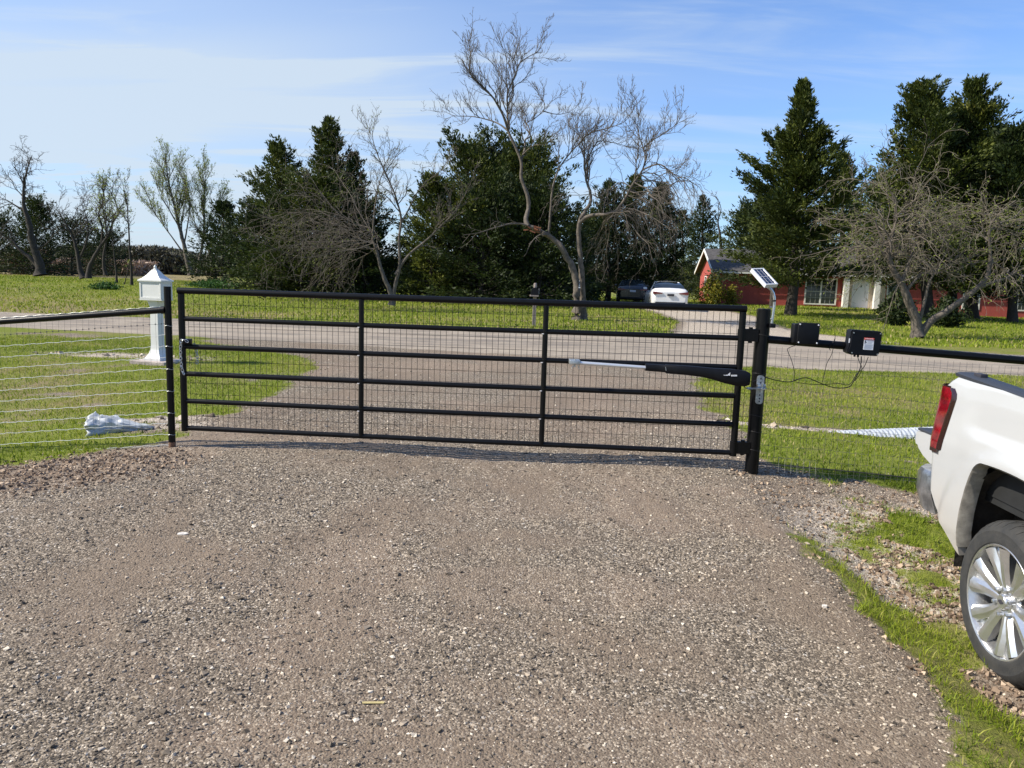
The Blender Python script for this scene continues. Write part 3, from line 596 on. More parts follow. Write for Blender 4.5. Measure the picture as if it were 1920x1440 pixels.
for dz in (.095, .06, -.045, -.075, -.10): b.prism(rrect(.0055, .0075, .005, 3), .004, (2.101, fp-.0085, zc+dz))
b.build('plate_slots', 'ink', pl)
b = MB(True); p0 = at_gate(1404, 706, -.13); 
b.prism([(p0[0]-.01, p0[1]-.022), (2.05, fp-.085), (2.115, fp-.09), (2.14, fp-.05), (2.135, fp-.004), (2.06, fp-.004), (2.04, fp-.035), (p0[0]-.01, p0[1]+.022)], .010, (0, 0, .742), (1, 0, 0), (0, 1, 0), (0, 0, 1))
b.box((2.068, fp-.05, .752), (2.135, fp-.004, .778), .003); b.tube([(2.10, fp-.055, .71), (2.10, fp-.055, .79)], .008, 8)
b.build('pivot_arm', 'steel', op)

# ---------------------------------------------------------------- boxes, label, cables
def on_rail(px, py, d): p = ray(px, py); o = np.array([0, 0, CH]); n3 = np.array([.055, 1., 0]); n3 /= np.linalg.norm(n3); p0 = np.array([RP[0], RP[1], 0])+n3*d; return o+p*((p0-o)@n3/(p@n3))
fx3 = np.array([1, -.055, 0]); fx3 /= np.linalg.norm(fx3)
def boxmat(c, tilt=0.):                         # local x along the fence, y away, z up
    u = fx3*math.cos(tilt)+np.array([0, 0, math.sin(tilt)]); v = np.array([.055, 1, 0.]); v /= np.linalg.norm(v); w = np.cross(u, v)
    return Matrix([[u[0], v[0], w[0], c[0]], [u[1], v[1], w[1], c[1]], [u[2], v[2], w[2], c[2]], [0, 0, 0, 1]])
c1 = on_rail(1514.5, 625.5, -.09); m1 = boxmat(c1, R_(-1))
jb = thing('junction_box', 'square plain black box with four bright screws, bolted to the right fence rail', 'electrical box', tuple(c1))
MB(True).box((-.118, -.0, -.085), (.06, .085, .078), .012, m1).build('enclosure', 'black_plastic', jb)
MB(True).box((-.088, -.018, -.09), (.090, -.001, .09), .007, m1).build('cover', 'black_plastic', jb)
for sx_ in (-1, 1):
    for sz_ in (-1, 1): MB(True).lathe([(0, -.024), (.0055, -.0235), (.006, -.018)], 10, (0, 0, 0), 'y').box((0, 0, 0), (.0001, .0001, .0001), 0).build('screw', 'label_white', jb, shift=(0, 0, 0)).location = Vector((m1@Vector((sx_*.075, 0, sz_*.075))))-jb.location
MB(True).lathe([(0, -.012), (.009, -.010), (.010, 0)], 10, on_rail(1487, 625, -.035), 'y').build('bolt', 'steel', jb)
c2 = on_rail(1622, 644, -.10); m2 = boxmat(c2, R_(-1.5))
cb = thing('control_box', 'rounded black control box with red and white warning sticker, on the right fence rail', 'control box', tuple(c2))
b = MB(True); bm_ = [(m2[i][0], m2[i][1], m2[i][2]) for i in range(3)]
u_, v_, w_ = (np.array([m2[i][k] for i in range(3)]) for k in range(3))
outl = [(-.115, .108), (.112, .106), (.128, .090), (.128, .0), (.122, -.02), (.122, -.075), (.105, -.100), (-.10, -.100), (-.135, -.085), (-.137, -.06), (-.128, -.035), (-.125, .09)]
b.prism(outl, .10, c2, u_, w_, v_); b.build('enclosure', 'black_plastic', cb)
b = MB(True); b.prism([(x*.94, z*.93) for x, z in outl], -.018, c2, u_, w_, v_); cv = b.build('cover', 'black_plastic', cb)
for x, z in ((-.108, .083), (.108, .088), (-.105, -.082), (.102, -.083)):
    MB(True).lathe([(0, -.006), (.005, -.0055), (.0055, 0)], 10, c2+u_*x+w_*z-v_*.018, 'y').build('screw', 'galv_wire', cb)
def plate(c, u, w, v, x0, x1, z0, z1, d0, d1): return MB().prism([(x0, z0), (x1, z0), (x1, z1), (x0, z1)], d1-d0, c+v*d0, u, w, v)
lb = plate(c2, u_, w_, v_, -.018, .062, -.050, .047, -.0195, -.0182).build('warning_sticker', 'label_white', cb)
plate(c2, u_, w_, v_, -.018, .062, .031, .049, -.0212, -.0197).build('red_band', 'label_red', lb)
b = MB()
b.prism([(-.012, 0), (-.006, 0), (-.006, .012), (.002, .004), (.004, .008), (-.004, .017), (-.004, .026), (-.012, .026)], -.001, c2-v_*.0197, u_, w_, v_)
b.build('pictogram', 'ink', lb)
b = MB()
for k in range(3): b.prism([(.008, .024-.010*k), (.056-.006*k, .024-.010*k), (.056-.006*k, .0265-.010*k), (.008, .0265-.010*k)], -.001, c2-v_*.0197, u_, w_, v_)
for k in range(6): b.prism([(-.013, -.007-.0068*k), (.056-.004*(k % 3), -.007-.0068*k), (.056-.004*(k % 3), -.0052-.0068*k), (-.013, -.0052-.0068*k)], -.001, c2-v_*.0197, u_, w_, v_)
b.build('small_print', 'label_grey', lb)
def word(txt, size, c, u, w, v, mname, parent, name='lettering', depth=.001):
    cu = bpy.data.curves.new('t', 'FONT'); cu.body = txt; cu.size = size; cu.align_x = 'CENTER'; cu.align_y = 'CENTER'; cu.extrude = depth/2
    o = bpy.data.objects.new('t', cu); COL.objects.link(o); bpy.context.view_layer.update()
    dg = bpy.context.evaluated_depsgraph_get(); me = bpy.data.meshes.new_from_object(o.evaluated_get(dg)); bpy.data.objects.remove(o)
    org = np.array(ORG[parent.name]['org']) if parent.name in ORG else np.zeros(3)
    for vx in me.vertices: q = np.array(c)+u*vx.co.x+w*vx.co.y-v*(vx.co.z+depth)-org; vx.co = Vector(q)
    me.materials.clear(); return link(name, me, mname, parent)
word('WARNING', .014, c2+u_*.022+w_*.040-v_*.0215, u_, w_, v_, 'label_white', lb)
b = MB(); b.prism([(-.1345, -.002), (-.1255, -.002), (-.1255, .034), (-.1345, .034)], -.003, c2+v_*.0, u_, w_, v_); b.build('side_tag', 'label_white', cb)
for x in (-.058, -.030): MB(True).tube([c2+v_*.04+u_*x-w_*.098, c2+v_*.04+u_*x-w_*.118], .009, 10).build('cable_gland', 'black_plastic', cb)
def cable(name, label, pts, r=.0035, d=-.06):
    P = [on_rail(px, py, d) for px, py in pts]; P = np.array(P); n = len(P); t = np.arange(n); tt = np.linspace(0, n-1, n*6)
    # Catmull-Rom
    Q = []
    for s in tt:
        i = min(int(s), n-2); f = s-i; p0, p1, p2, p3 = P[max(i-1, 0)], P[i], P[i+1], P[min(i+2, n-1)]
        Q.append(.5*((2*p1)+(-p0+p2)*f+(2*p0-5*p1+4*p2-p3)*f*f+(-p0+3*p1-3*p2+p3)*f**3))
    return tag(MB(True).tube(Q, r, 6).build(name, 'black_plastic'), label, 'cable')
cable('cable', 'thin black lead dropping from the square plain box', [(1499, 645), (1490, 648), (1478, 653), (1477, 658), (1484, 675), (1488, 690), (1490, 700), (1489, 714), (1496, 711), (1505, 708.5)], .0026)
cable('cable', 'thin black lead hanging from the rail between the two boxes', [(1566, 625), (1565, 640), (1559, 665), (1551, 680), (1547, 695), (1542, 717)], .0026)
cable('cable', 'sagging black cable from the opener arm to the sticker box', [(1412, 716), (1432, 708), (1455, 713), (1480, 716), (1500, 710), (1515, 709), (1540, 719), (1565, 727), (1590, 726), (1600, 716), (1613, 690), (1615, 668)], .0042)
cable('cable', 'second sagging black cable joining the sticker box, running just above the first', [(1490, 716), (1515, 720), (1545, 721), (1570, 719), (1592, 721), (1606, 702), (1620, 688), (1628, 669)], .0028, -.05)
cable('cable', 'short black lead bowing under the left gland of the sticker box', [(1608, 669), (1612, 680), (1616, 690), (1612, 702), (1603, 714)], .0026, -.055)
cable('cable_tie', 'black tie wrapped on the right fence rail between the two boxes', [(1557, 657), (1555, 650), (1563, 640), (1566, 634)], .003, -.045)
cable('gate_cable', 'short black lead drooping from the opener housing to the thick post', [(1394, 721), (1397, 727), (1404, 730), (1411, 731)], .0028, -.08)

# ---------------------------------------------------------------- solar panel on its mast
pY = 6.46
k_ = 6.4/CF
vd = ray(1432, 520); vd /= np.linalg.norm(vd); vr = np.cross(vd, cU); vr /= np.linalg.norm(vr); vu = np.cross(vr, vd)
S_ = vr*20*k_+vd*17.8*k_; L_ = vr*25*k_-vu*30*k_-vd*28*k_
nn = np.cross(S_, L_); nn /= np.linalg.norm(nn)
if nn[2] < 0: nn = -nn
tl = atY(1410.2, 504.2, pY+.04)
sp = thing('solar_panel', 'small tilted white-framed solar panel on a bent steel mast by the thick post', 'solar panel', (2.17, 6.46, 1.2))
su, lu = S_/np.linalg.norm(S_), L_/np.linalg.norm(L_); sl, ll = np.linalg.norm(S_), np.linalg.norm(L_)
def pbox(a0, a1, b0, b1, c0, c1):
    V = [tl+su*a+lu*b_+nn*c_ for c_ in (c0, c1) for a, b_ in ((a0, b0), (a1, b0), (a1, b1), (a0, b1))]
    return V, [(0, 3, 2, 1), (4, 5, 6, 7), (0, 1, 5, 4), (1, 2, 6, 5), (2, 3, 7, 6), (3, 0, 4, 7)]
b = MB(); fw = .007
for q in ((-.004, sl+.004, -.004, fw), (-.004, sl+.004, ll-fw, ll+.004), (-.004, fw, fw, ll-fw), (sl-fw, sl+.004, fw, ll-fw)): b.add(*pbox(*q, -.030, .003))
b.build('frame', mat('frame_white', (.74, .75, .76), .35, .3), sp)
b = MB(); b.add(*pbox(fw, sl-fw, fw, ll-fw, -.028, -.001)); pc_ = b.build('cells', 'pv_cell', sp)
b = MB()
for q in (.5,): b.add(*pbox(fw, sl-fw, ll*q-.002, ll*q+.002, -.0005, .0008))
for q in (.33, .66): b.add(*pbox(sl*q-.001, sl*q+.001, fw, ll-fw, -.0005, .0006))
for q in (.2, .35, .65, .8): b.add(*pbox(fw, sl-fw, ll*q-.0006, ll*q+.0006, -.0005, .0005))
b.build('busbars', 'label_grey', pc_)
foot = atY(1447, 606, pY); bend = [atY(1451.5, 574, pY), atY(1452, 560, pY), atY(1450, 550, pY-.005), atY(1446, 543, pY-.01), atY(1441, 539, pY-.01), tl+su*sl*.45+lu*ll*.72-nn*.045]
MB(True).tube([foot, *bend], .0115, 12).build('mast', 'steel', sp)
MB(True).tube([atY(1452, 565.5, pY), atY(1452, 562.5, pY)], .014, 12).build('clamp', 'black_plastic', sp)
for py in (576, 598): MB(True).tube([atY(1444.5, py, pY-.035), atY(1447, py+.3, pY-.035)], .006, 8).build('bolt', 'steel', sp)
MB(True).box((-.025, -.03, -.02), (.02, .02, .015), .004, Matrix.Translation(Vector(atY(1448, 610, pY)))).build('mast_foot', 'black_plastic', sp)

# ---------------------------------------------------------------- white mailbox pillar
mp_ = np.array([-6.0, 13.05]); mz = float(H(*mp_))-.0; a_ = R_(-14)
mu, mv = np.array([math.cos(a_), math.sin(a_), 0])*1., np.array([-math.sin(a_), math.cos(a_), 0]); mw = np.array([0, 0, 1.])
mc = atY(297, 681, 13.05); mc[2] = mz
mb_ = thing('mailbox_pillar', 'white vinyl pillar mailbox with concave roof and ball finial, on a slab beyond the left fence', 'mailbox', tuple(mc))
def sq(levels):                                 # square loft
    b = MB()
    V = []
    for z, hx, hy in levels:
        for sx_, sy_ in ((-1, -1), (1, -1), (1, 1), (-1, 1)): V.append(mc+mu*hx*sx_*.84+mv*hy*sy_*.84+mw*z*.925)
    n = len(levels); F = [(i*4+j, i*4+(j+1) % 4, (i+1)*4+(j+1) % 4, (i+1)*4+j) for i in range(n-1) for j in range(4)]+[(0, 3, 2, 1), tuple(range(n*4-4, n*4))]
    return b.add(V, F)
sq([(-.05, .40, .34), (.055, .40, .34), (.062, .39, .33)]).build('slab', 'concrete', mb_)
sq([(.062, .19, .19), (.10, .19, .19), (.12, .165, .165), (.18, .125, .125), (.26, .098, .098), (.34, .090, .090), (.97, .085, .085), (1.05, .092, .092), (1.13, .115, .115), (1.17, .135, .135)]).build('post', 'white_vinyl', mb_)
sq([(1.16, .255, .17), (1.18, .255, .17), (1.185, .245, .16), (1.50, .245, .16)]).build('box', 'white_vinyl', mb_)
b = MB()
for q in ((-.245, .245, 1.185, 1.215), (-.245, .245, 1.47, 1.50), (-.245, -.215, 1.215, 1.47), (.215, .245, 1.215, 1.47)):
    b.prism([(q[0], q[2]), (q[1], q[2]), (q[1], q[3]), (q[0], q[3])], .010, mc-mv*.1444, mu*.84, mw*.925, mv)
for q in ((-.16, .16, 1.185, 1.215), (-.16, .16, 1.47, 1.50), (-.16, -.13, 1.215, 1.47), (.13, .16, 1.215, 1.47)):
    b.prism([(q[0], q[2]), (q[1], q[2]), (q[1], q[3]), (q[0], q[3])], .010, mc+mu*.2058, mv*.84, mw*.925, mu)
b.build('panel_frame', 'white_vinyl', mb_)
rf_ = sq([(1.50, .275, .19), (1.525, .275, .19), (1.53, .26, .178), (1.56, .20, .14), (1.61, .135, .10), (1.67, .085, .065), (1.71, .05, .045)]).build('roof', 'white_vinyl', mb_)
MB(True).lathe([(0, 1.70), (.035, 1.71), (.036, 1.722), (.018, 1.735), (.026, 1.752), (.022, 1.768), (.008, 1.785), (0, 1.80)], 16, (mc[0], mc[1], mc[2]-.128)).build('finial', 'white_vinyl', rf_)

# ---------------------------------------------------------------- culvert under the drive
cvp = [np.array([-4.75, 7.70, -.02-.20]), np.array([-3.8, 7.9, -.16]), np.array([-2.5, 8.1, -.28]), np.array([2.6, 8.82, -.28]), np.array([3.6, 8.93, -.262]), np.array([5.25, 9.0, -.16])]
cvt = thing('culvert_pipe', 'corrugated galvanised culvert pipe passing under the drive, its bright end behind the truck', 'pipe', tuple(cvp[-1]))
P = []; 
for i in range(len(cvp)-1):
    n = max(4, int(np.linalg.norm(cvp[i+1]-cvp[i])/.0095)); P += [cvp[i]+(cvp[i+1]-cvp[i])*k/n for k in range(n)]
P = np.array(P); rr = .175+.0045*np.sin(np.arange(len(P))*1.2)
for i, p in enumerate(P): P[i, 2] = min(P[i, 2], P[i, 2])
sel = P[:, 0] > -2.4; MB(True).tube(P[sel], rr[sel], 28, False).build('barrel', 'culvert', cvt)
# crushed end sheet at the left
G = []
for i, a in enumerate(np.linspace(0, 1, 34)):
    row = []
    for j, th in enumerate(np.linspace(0, math.pi, 26)):
        x_ = -4.28+.56*a; gz = float(H(x_, 7.78)); fold = (fbm(np.array(a*2+3), np.array(th*2.2), 2.2, 5, 3)-.5)
        r_ = .175*(1-.82*a)**1.2*(1+.9*float(fold))+.010*math.sin(th*14+a*9)
        row.append((x_+.10*float(fbm(np.array(th*3), np.array(a), 2, 8)-.5)*(1-a)-.05*math.sin(th)*(1-a), 7.80+.06*a-r_*math.cos(th)*1.1, gz+r_*math.sin(th)**.7*1.15-.01))
    G.append(row)
o_ = MB(True).grid(G).build('crushed_end', 'culvert', cvt, auto=60)
sol = o_.modifiers.new('t', 'SOLIDIFY'); sol.thickness = .004

# small things on the drive
p = gnd(343, 997); tag(MB(True).prism([(-.032, -.014), (-.014, -.022), (.021, -.02), (.037, -.002), (.018, .018), (-.01, .021), (-.028, .013)], .008, (p[0], p[1], float(HZ(p[0], p[1]))-.001), (1, 0, 0), (0, 1, 0), (0, 0, 1)).build('flat_stone', 'stone_pale'), 'flat pale flake of stone lying alone on the left of the gravel', 'stone')
p = gnd(700, 1322); tag(MB(True).tube([(p[0]-.045, p[1]-.002, float(HZ(p[0], p[1]))+.008), (p[0]+.045, p[1]+.002, float(HZ(p[0], p[1]))+.009)], .0045, 6).build('stick', 'straw'), 'short straw-coloured stick on the gravel near the camera', 'stick')
p = gnd(1546, 1138); tag(MB(True).prism([(-.013, -.008), (.006, -.012), (.016, .0), (.004, .012), (-.012, .008)], .012, (p[0], p[1], float(HZ(p[0], p[1]))-.001), (1, 0, 0), (0, 1, 0), (0, 0, 1)).build('white_stone', 'stone_pale'), 'small whitish stone on the gravel left of the truck wheel', 'stone')

# ---------------------------------------------------------------- pickup truck (local: y to the rear, x to its far side, z up; origin under the near rear wheel)
TH = R_(3.0)
tk = thing('pickup_truck', 'dirty white pickup truck with its tailgate down, parked at the right edge', 'pickup truck', (2.462, 3.70, -.345), rz=-TH, local=True)
WR = .405
def arch(y):                                   # lower edge of the bedside
    Y = np.abs(y); z = np.where(Y < .47, 1.075-.02*(Y/.3)**2, 0)
    z = np.where(Y > .20, 1.066-((Y-.20)/.26)**2.3*.56, z)
    lowrear = np.interp(y, [.455, .50, .58, .72, .81, .835], [.48, .51, .58, .685, .81, .90])
    return np.where(y > .455, lowrear, np.where(Y >= .455, .45, z))
def prof(z, y):                                # how far the skin lies inboard of the widest line
    x = np.interp(z, [.40, .50, .62, .75, .95, 1.08, 1.16, 1.22, 1.36, 1.44, 1.47], [.105, .065, .032, .018, .008, .0, .006, .034, .040, .055, .085])
    x0_ = np.interp(z, [.40, .50, .62, .75, .95, 1.08, 1.36, 1.44, 1.47], [.105, .065, .032, .018, .008, .006, .036, .055, .085]); x = x+(x0_-x)*sm((y-.35)/.22)
    fl = np.exp(-((np.hypot(y, (z-.42)*.95)-.66)/.09)**2)*.0
    blister = -.024*sm((.74-np.hypot(y, (z-.45)))/.10)
    rear = .045*np.clip((y-.775)/.055, 0, 1)**2
    return x+blister+rear
ys = np.unique(np.concatenate([np.linspace(-1.25, -.50, 14), np.linspace(-.50, -.20, 41), np.linspace(-.2, .2, 9), np.linspace(.2, .50, 43), np.linspace(.50, .83, 26)]))
top = lambda y: 1.432+.050*min(max(y/.8, -.2), 1)
def yset(y, z): return .095*float(sm((z-1.375)/.10))*float(np.clip((y-.5)/.33, 0, 1))
def side(sgn, x0):
    G = []
    for y in ys:
        zb = float(arch(np.array(y))); zt = top(y); zs_ = zb+(zt-zb)*np.linspace(0, 1, 44)
        row = [(x0+sgn*float(v), y-yset(y, z), z) for v, z in zip(prof(zs_, y), zs_)]
        row = [(x0+sgn*(float(prof(np.array(zb), y))+.045), y, zb+.004), (x0+sgn*(float(prof(np.array(zb), y))+.004), y, zb-.001)]+row+[(x0+sgn*.13, y-yset(y, zt), zt+.001)]
        G.append(row)
    return G
def clip_light(): pass
MB(True).grid(side(1, 0)).build('bedside', 'truck_white', tk, auto=35); MB(True).grid(side(-1, 2.0), True).build('bedside', 'truck_white', tk, auto=35)
for x0 in (.006, 1.994): MB().box((min(x0, 1)-.0 if x0 < 1 else x0-.012, -1.285, .52), ((x0+.012) if x0 < 1 else x0, -1.253, 1.40)).build('cab_gap', 'truck_dark', tk)
# cab: rough but complete
b = MB(True)
def cabsec(y, w, z0, z1, tum):                 # half section ring
    return [(1-w, y, z0), (1-w, y, z0+.25), (1-w-.0, y, z1-.02), (1-w+tum, y, z1), (1, y, z1+.01), (1+w-tum, y, z1), (1+w, y, z1-.02), (1+w, y, z0+.25), (1+w, y, z0)]
b.grid([cabsec(-1.29, .97, .50, 1.40, .04), cabsec(-2.2, 1.0, .50, 1.38, .04), cabsec(-3.3, 1.0, .50, 1.34, .05)]); b.add(cabsec(-1.29, .97, .50, 1.40, .04), [tuple(range(9))])
b.build('cab_body', 'truck_white', tk)
b = MB(True); R1 = [[(1-.93, y, 1.40), (1-.78, y+s, 1.88), (1+.78, y+s, 1.88), (1+.93, y, 1.40)] for y, s in ((-1.31, -.12), (-3.25, .75))]
b.grid(R1); b.add(R1[0], [(0, 1, 2, 3)]); b.add(R1[1], [(0, 1, 2, 3)]); b.build('cab_glass', 'glass_dark', tk)
MB(True).box((1-.80, -2.75, 1.86), (1+.80, -1.38, 1.95), .035).build('roof', 'truck_white', tk)
b = MB(True); b.grid([[(1-1.0, y, .55), (1-1.0, y, z-.12), (1-.82, y, z), (1+.82, y, z), (1+1.0, y, z-.12), (1+1.0, y, .55)] for y, z in ((-3.3, 1.34), (-3.8, 1.30), (-4.3, 1.24), (-4.55, 1.12), (-4.62, .9))]); b.build('hood', 'truck_white', tk)
MB(True).box((.02, -4.75, .45), (1.98, -4.58, .78), .05).build('front_bumper', 'chrome_dirty', tk)
# bed interior, cap rails, tailgate
b = MB(); b.box((.13, -1.2, .82), (1.87, .80, .86)); b.box((.12, -1.2, .86), (.15, .76, 1.42)); b.box((1.85, -1.2, .86), (1.88, .76, 1.42)); b.box((.15, -1.22, .86), (1.85, -1.18, 1.44)); b.build('bed_liner', 'truck_dark', tk)
for x0, x1 in ((.062, .165), (1.835, 1.938)):
    b = MB(True)
    G = []
    for y in list(np.linspace(-1.25, .62, 12))+[.67, .71, .73]:
        z = top(y); e = .012 if y < .70 else .012+(y-.70)*.6
        G.append([(x0+.004, y, z-.014), (x0-.001, y, z+.004), (x0+.014+e*.3, y, z+.020-e*.4), (x1-.012, y, z+.020-e*.4), (x1, y, z+.008), (x1, y, z-.030)])
    b.grid(G); b.add(G[-1], [tuple(range(6))]); b.build('bed_rail_cap', 'bed_cap', tk, auto=60)
MB(True).box((.09, .52, 1.478), (.13, .59, 1.499), .002).build('stake_pocket', 'ink', tk)
# tailgate lying open
b = MB(True)
tg = [(.93, .985), (1.38, .985), (1.46, .980), (1.478, .965), (1.482, .915), (1.470, .895), (1.445, .892), (1.425, .872), (1.36, .84), (1.22, .80), (1.12, .79), (.95, .80), (.93, .88)]
tg = [(a-.165, z+.05) for a, z in tg]; b.prism(tg, 1.70, (.15, 0, 0), (0, 1, 0), (0, 0, 1), (1, 0, 0)); tgo = b.build('tailgate', 'truck_white', tk, auto=30)
MB(True).box((.155, .785, 1.034), (1.845, 1.31, 1.052), .006).build('tailgate_cap', 'bed_cap', tgo)
MB(True).box((.140, .93, .935), (.158, 1.07, 1.015), .008).build('latch', 'truck_dark', tgo)
# tail light wrapping the rear corner
for sgn, x0, lbl in ((1, 0, None), (-1, 2.0, None)):
    zz_ = np.linspace(1.03, 1.395, 15); G = []; G2 = []
    def yfront(z): return np.interp(z, [1.03, 1.07, 1.32, 1.36, 1.395], [.712, .700, .655, .648, .700])
    for z in zz_:
        yf = float(yfront(z)); row = []
        for s in np.linspace(0, 1, 10):
            y = yf+(.838-yf)*min(1, s*1.35); xr = float(prof(np.array(z), min(y, .77)))-.012+.03*np.clip((y-.79)/.045,0,1)**2 if s < .74 else float(prof(np.array(z), .77))+.018+(s-.74)*.36
            row.append((x0+sgn*xr, y if s < .74 else .843+.004*math.sin((s-.74)*12), z))
        G.append(row)
        G2.append([(x0+sgn*(float(prof(np.array(z), yf-.016))-.002), yf-.022, z), (x0+sgn*(float(prof(np.array(z), yf))-.013), yf-.002, z), (x0+sgn*(float(prof(np.array(z), yf+.012))-.0135), yf+.014, z)])
    tl_ = MB(True).grid(G, sgn < 0).build('tail_light', 'lamp_red', tk, auto=50)
    b = MB(True); b.grid(G2, sgn < 0)
    b.grid([[(p_[0]-sgn*.001, p_[1], 1.03-.022*e) for p_ in G[0]] for e in (0, 1)]); b.grid([[(p_[0]-sgn*.001, p_[1], G[-1][0][2]+.010*e) for p_ in G[-1]] for e in (0, 1)]); b.build('bezel', 'lamp_edge', tl_)
# rear bumper with step corners
b = MB(True)
prof_b = [(0, .63), (.035, .60), (.045, .70), (.045, .79), (.03, .815), (-.08, .82), (-.10, .80), (-.10, .64)]
path = [(.065, .90, .0), (.050, .99, .0), (.060, 1.06, 0), (.11, 1.12, 0), (.25, 1.15, 0), (1.0, 1.17, 0), (1.75, 1.15, 0), (1.89, 1.12, 0), (1.94, 1.06, 0), (1.95, .99, 0), (1.935, .90, 0)]
G = []
for i, (x, y, _) in enumerate(path):
    a = np.array(path[max(i-1, 0)][:2]); c = np.array(path[min(i+1, len(path)-1)][:2]); t = (c-a)/np.linalg.norm(c-a); n = np.array([-t[1], t[0]])*(1)
    n = n if (np.array([x-1, y-.4])@n) > 0 else -n
    drop = .0 if .5 < x < 1.5 else .02
    y = y-.115; z0_ = .055
    G.append([(x+n[0]*o, y+n[1]*o-(.06 if z < .66 else 0), z+z0_-drop*(z < .75)) for o, z in prof_b+[prof_b[0]]])
b.grid(G); b.add(G[0][:-1], [tuple(range(8))]); b.add(G[-1][:-1], [tuple(range(8))]); bp_ = b.build('rear_bumper', 'chrome_dirty', tk, auto=35)
MB(True).box((.12, .86, .60), (.60, 1.03, .68), .03).box((.75, .90, .50), (1.25, 1.1, .60), .02).build('step', 'chrome_dirty', bp_)
MB().box((.09, .76, .872), (1.91, .93, .880)).build('step_pad', 'bed_cap', bp_)
MB(True).prism([(.56, .40), (.575, .40), (.59, .60), (.575, .60)], .22, (.30, 0, 0), (0, 1, 0), (0, 0, 1), (1, 0, 0)).build('mud_flap', 'liner', tk)
# wheel house and chassis
for x0, x1 in ((.035, .33), (1.67, 1.965)):
    b = MB(True)
    th = np.linspace(-.05, math.pi+.05, 20); b.grid([[(x, .50*math.cos(t)*-1, .42+.66*max(math.sin(t), -.1)**.8 if math.sin(t) > 0 else .40) for x in (x0+.012, x1)] for t in th])
    xi = x1 if x0 < 1 else x0; b.add([(xi, -.6, .35), (xi, .6, .35), (xi, .6, 1.05), (xi, -.6, 1.05)], [(0, 1, 2, 3)])
    b.build('wheel_house', 'liner', tk, auto=60)
b = MB(); b.box((.45, -4.3, .48), (.58, .85, .64)); b.box((1.42, -4.3, .48), (1.55, .85, .64)); b.box((.34, -1.25, .66), (1.66, .80, .82)); b.tube([(.25, 0, WR), (1.75, 0, WR)], .06, 10); b.box((.3, -3.3, .45), (1.7, -1.3, .6)); b.build('chassis', 'truck_dark', tk)
mat('arch_dirt', (.30, .28, .25), .8, var=.35, vscale=14, bump=.05, bscale=60)
ya = np.linspace(-.453, .453, 90)
for sgn, x0 in ((1, 0), (-1, 2.0)):
    G = []
    for y in ya:
        z = float(arch(np.array(y)))
        xs = float(prof(np.array(z), y)); ny = -np.sign(y)*(.006 if abs(y) > .3 else 0); G.append([(x0+sgn*(xs-.004), y+ny*.3, z-.002), (x0+sgn*(xs+.004), y+ny, z-.008), (x0+sgn*(xs+.075), y+ny*2, z-.004)])
    MB(True).grid(G).build('arch_lip', 'arch_dirt', tk, auto=60)
MB(True).box((.05, -2.9, .40), (.14, -1.35, .46), .02).build('side_step', 'truck_dark', tk)
